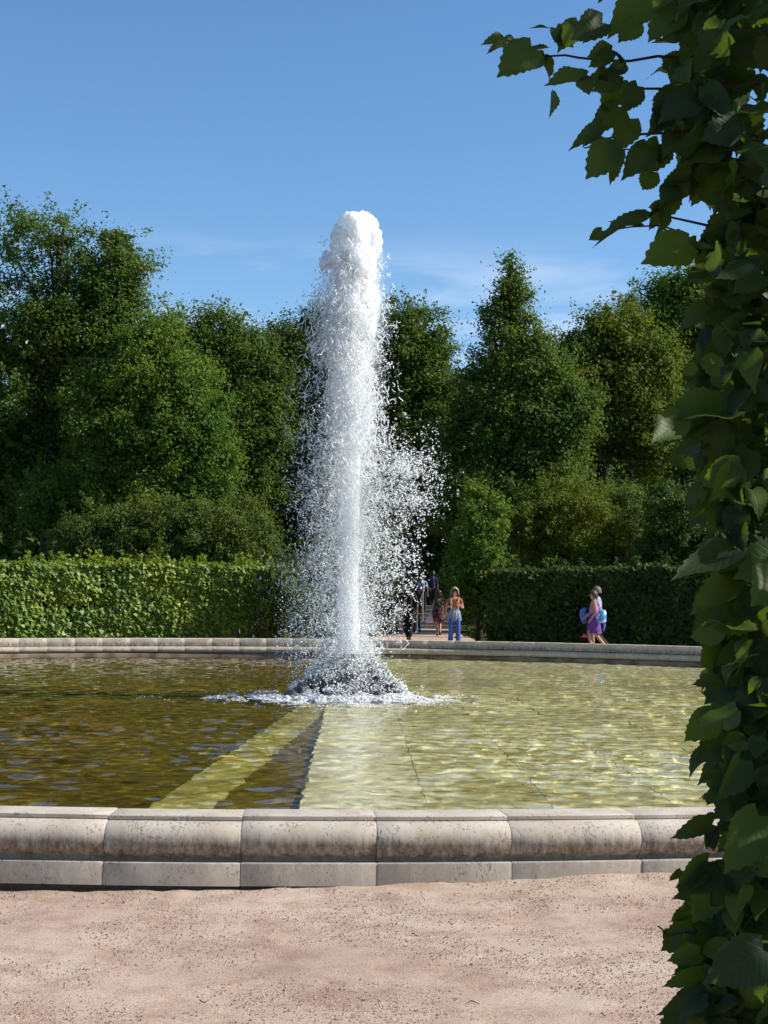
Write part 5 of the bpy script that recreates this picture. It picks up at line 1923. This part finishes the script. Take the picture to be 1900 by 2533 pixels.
# leaves standing free against the sky, largest features first
H_ = [  # base, tip, depth, normal, variant, width
    (1100, 92, 1035, 138, 0, (.2, -.5, .8), 0, .55), (1150, 104, 1062, 184, 0, (.1, -1, .1), 1, 1.0), (1128, 108, 1195, 125, .02, (0, -.4, 1), 2, .6),
    (1250, 50, 1195, 95, .03, (-.2, -1, .1), 3, 1.0), (1200, 60, 1235, 122, .05, (.2, -1, .1), 4, 1.0), (1302, 48, 1218, 108, -.02, (.2, -1, .2), 5, 1.0),
    (1195, 62, 1138, 95, .02, (.1, -.5, .8), 6, .5), (1390, -10, 1318, 70, .0, (.2, -1, .2), 7, 1.1), (1372, 48, 1318, 110, -.03, (.3, -1, .1), 8, .95), (1310, -12, 1288, 14, .0, (0, -1, .3), 0, .5),
    (1268, 168, 1162, 192, .02, (.1, -.7, .5), 1, .8), (1305, 162, 1228, 225, .0, (.5, -.6, .4), 2, .45), (1340, 172, 1292, 258, .02, (.3, -1, .1), 3, .9), (1378, 185, 1322, 260, -.03, (.4, -1, .1), 4, .8),
    (1190, 200, 1180, 268, 0, (.8, -.6, .1), 5, .35), (1330, 228, 1268, 300, .03, (.3, -1, .1), 6, .8), (1300, 270, 1230, 315, 0, (.2, -1, .2), 7, .6), (1285, 285, 1248, 330, .02, (.3, -.9, .2), 8, .5),
    (1362, 255, 1310, 345, -.02, (.3, -1, .1), 0, .95), (1328, 318, 1255, 400, -.03, (.1, -1, .2), 1, 1.05), (1320, 325, 1310, 415, .0, (.6, -1, .1), 2, .7), (1400, 315, 1338, 395, .0, (.3, -1, .1), 3, .9),
    (1410, 370, 1372, 428, .02, (.2, -1, .1), 4, 1.0), (1425, 310, 1380, 390, .05, (.2, -1, .1), 5, 1.0), (1450, 395, 1405, 500, .03, (.5, -1, .1), 6, .7), (1400, 470, 1285, 545, 0, (.2, -.6, .6), 7, .45),
    (1385, 490, 1302, 505, .02, (.1, -.4, .9), 8, .6), (1440, 455, 1398, 525, .0, (.5, -.9, .1), 0, .5), (1488, 530, 1368, 590, -.05, (.1, -1, .3), 1, 1.05), (1545, 530, 1482, 600, .0, (.2, -1, .1), 2, 1.1),
    (1500, 345, 1470, 440, .0, (.2, -1, .1), 3, 1.0), (1530, 330, 1510, 490, .02, (.3, -1, .1), 4, .75), (1490, 260, 1430, 340, .0, (.3, -1, .1), 5, 1.0), (1450, 210, 1400, 300, .02, (.3, -1, .1), 6, 1.0),
    # lower flank
    (1530, 660, 1465, 718, -.05, (.1, -.9, .5), 7, .9), (1560, 775, 1482, 855, 0, (.2, -1, .2), 8, 1.05), (1590, 770, 1560, 830, .05, (.1, -1, .1), 0, 1.1), (1590, 880, 1395, 940, -.12, (.05, -.75, .7), 1, .75),
    (1470, 905, 1382, 985, -.15, (.2, -.9, .4), 2, .85), (1530, 925, 1415, 965, -.1, (.1, -.6, .7), 3, .7), (1570, 930, 1495, 1000, -.05, (.2, -1, .1), 4, 1.0), (1580, 1000, 1490, 1050, -.02, (.1, -1, .2), 5, .9),
    (1560, 1080, 1475, 1130, -.03, (.1, -.9, .4), 6, .9), (1610, 1130, 1530, 1195, .02, (.2, -1, .2), 7, 1.0), (1600, 1180, 1420, 1310, -.14, (.05, -.8, .6), 8, .55), (1590, 1250, 1480, 1330, -.1, (.1, -.9, .4), 0, .75),
    (1700, 1200, 1565, 1260, -.2, (.1, -1, .25), 1, 1.0), (1690, 1230, 1585, 1345, -.25, (.2, -.9, .4), 2, 1.0), (1560, 1290, 1490, 1370, -.05, (.2, -1, .2), 3, .9), (1560, 1395, 1500, 1450, 0, (.2, -1, .1), 4, 1.0),
    (1555, 1480, 1487, 1500, -.05, (.1, -.6, .7), 5, .8), (1540, 1540, 1465, 1610, -.08, (.2, -1, .2), 6, 1.0), (1560, 1580, 1500, 1650, -.05, (.3, -1, .1), 7, .6), (1550, 1640, 1478, 1700, -.02, (.4, -.9, .2), 8, .5),
    (1540, 1780, 1437, 1825, -.05, (.1, -.8, .5), 0, .55), (1560, 1765, 1500, 1780, 0, (.1, -.5, .8), 1, .5), (1530, 1860, 1432, 1935, -.08, (.2, -.9, .4), 2, .6), (1500, 1935, 1450, 1950, 0, (.1, -.7, .7), 3, .8),
    (1500, 1955, 1428, 2000, -.05, (.2, -.9, .3), 4, .5), (1510, 2060, 1428, 2085, -.08, (.1, -.8, .5), 5, .8), (1520, 2100, 1415, 2140, -.06, (.1, -.8, .4), 6, .55), (1510, 2140, 1425, 2205, -.05, (.2, -1, .2), 7, .8), (1540, 1900, 1470, 2000, -.1, (.3, -1, .2), 8, .9),
    (1640, 1760, 1540, 1900, -.2, (.2, -1, .2), 1, .9), (1650, 2050, 1510, 2130, -.25, (.1, -1, .3), 3, 1.0), (1600, 1640, 1530, 1740, -.15, (.3, -1, .2), 5, .8)]
nleaf = 0
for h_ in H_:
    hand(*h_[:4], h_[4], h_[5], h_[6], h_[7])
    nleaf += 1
# shoots carrying them
for pl_ in ([(1700, 90), (1480, 122), (1360, 136), (1250, 128), (1190, 118), (1120, 105), (1095, 92)], [(1640, 20), (1480, 25), (1380, 40), (1300, 50), (1200, 62)], [(1640, 180), (1450, 190), (1340, 200), (1270, 170)],
            [(1640, 300), (1500, 280), (1380, 290), (1300, 308), (1262, 320)], [(1660, 360), (1560, 330), (1440, 320), (1330, 322)], [(1660, 600), (1560, 545), (1500, 520), (1430, 485), (1300, 500)], [(1690, 900), (1590, 885), (1500, 905), (1430, 900)],
            [(1690, 1020), (1600, 1035), (1540, 1060)], [(1690, 1150), (1600, 1160), (1545, 1150)], [(1690, 1790), (1600, 1790), (1520, 1790)], [(1600, 1900), (1520, 1920), (1470, 1880)], [(1600, 2000), (1520, 2010), (1440, 2020), (1420, 2000)],
            [(1600, 2120), (1520, 2150), (1440, 2180)], [(1450, 395), (1500, 380), (1600, 360)], [(1400, 470), (1450, 430), (1520, 400)], [(1350, 135), (1330, 165), (1268, 168)], [(1320, 110), (1345, 130), (1352, 136)]):
    dd = random.uniform(-.04, .05)
    raw = [at(x, y, LD + dd + 0.05 * i / len(pl_)) for i, (x, y) in enumerate(pl_)]
    pts = []
    for i in range(len(raw) - 1):
        for t in (0, .5):
            pts.append(raw[i].lerp(raw[i + 1], t) + Vector((0, random.gauss(0, .004), random.gauss(0, .0035))))
    pts.append(raw[-1])
    n = len(pts)
    twigs.tube(pts, [0.0026 * (1 - i / n) + 0.0011 for i in range(n)], 5)
    for _ in range(5):
        j_ = random.randrange(1, n)
        q_ = pts[j_].lerp(pts[j_ - 1], random.random())
        if random.random() < .85:
            put_leaf(q_, Vector((random.gauss(.2, .5), -.8, random.gauss(.3, .4))), Vector((random.gauss(-.5, .4), random.gauss(0, .3), random.gauss(-.7, .3))), random.uniform(.028, .07), None, True, random.uniform(.6, 1.0))
            nleaf += 1
# the leafy flank
i = 0
while nleaf < 300:
    y = random.uniform(-40, 2250)
    bxp = float(np.interp(y, BY, BX)) + 26 * math.sin(y / 47.0) + 16 * math.sin(y / 19.0 + 1)
    off_ = abs(random.gauss(0, 1)) * 70 + random.uniform(0, 60)
    x = bxp + off_ + 25
    if x > 1700:
        continue
    layer = random.random()
    dd = -0.28 * min(1, off_ / 160) + random.uniform(-.05, .16)
    a = at(x + 22, y - 12, LD + dd)
    out = Vector((-0.40 + random.gauss(0, .6), -0.70 + random.gauss(0, .45), 0.40 + random.gauss(0, .55)))
    tip = Vector((-0.50 + random.gauss(0, .65), -0.15 + random.gauss(0, .45), -0.70 + random.gauss(0, .5)))
    sz = random.uniform(0.032, 0.082)
    put_leaf(a, out, tip, sz, None, True, random.uniform(.8, 1.05))
    nleaf += 1
# inner and outer mass
VV, FF, UU = [], [], []
offv = 0
n_in = 0
while n_in < 3100:
    if n_in < 1300:
        y = random.uniform(-60, 2290)
        bxp = float(np.interp(y, BY, BX))
        x = bxp + 60 + abs(random.gauss(0, 105))
        dd = random.uniform(-.12, .40)
        a = at(x + 15, y, LD + dd)
    else:
        z = random.uniform(0.0, 4.4)
        a = Vector((random.uniform(0.86, 1.9), random.uniform(2.35, 3.75), z))
        if a.x < 0.27 * a.y + 0.05 and z < 3.0:
            continue
        # the open end of the hedge follows the flank
    out = Vector((random.gauss(-.2, .6), random.gauss(-.3, .6), random.gauss(.5, .5)))
    tip = Vector((random.gauss(-.3, .6), random.gauss(0, .5), random.gauss(-.7, .4)))
    sz = random.uniform(0.045, 0.10) if n_in < 1300 else random.uniform(0.07, 0.135)
    Bm = basis(out, tip)
    v, f, u = LV[random.randrange(len(LV))] if n_in < 1300 else LITE[n_in % 3]
    Vn = (v * sz) @ np.array(Bm.transposed()) + np.array(a - LO)
    VV.append(Vn)
    FF.append(f + offv)
    UU.append(u)
    offv += len(v)
    n_in += 1
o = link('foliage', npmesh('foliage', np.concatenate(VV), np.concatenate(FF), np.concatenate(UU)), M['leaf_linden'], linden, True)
o['kind'] = 'stuff'
# stems inside
for (x0, y0, lean) in ((1.0, 2.9, .05), (1.35, 3.1, -.05), (1.7, 2.8, .03)):
    twigs.tube([(x0, y0, -.02), (x0 + lean, y0, 1.2), (x0 - lean, y0 + .05, 2.6), (x0, y0, 4.2)], [.03, .026, .02, .01], 8)
for i in range(60):
    z = random.uniform(.3, 3.6)
    s_ = Vector((random.uniform(1.0, 1.7), random.uniform(2.8, 3.1), z))
    e_ = s_ + Vector((random.uniform(-.45, .3), random.uniform(-.3, .3), random.uniform(.0, .3)))
    twigs.tube([s_, s_.lerp(e_, .5) + Vector((0, 0, .03)), e_], [.006, .004, .002], 5)
tw = twigs.build('branch', M['twig'], linden, True)
tw.location = -LO
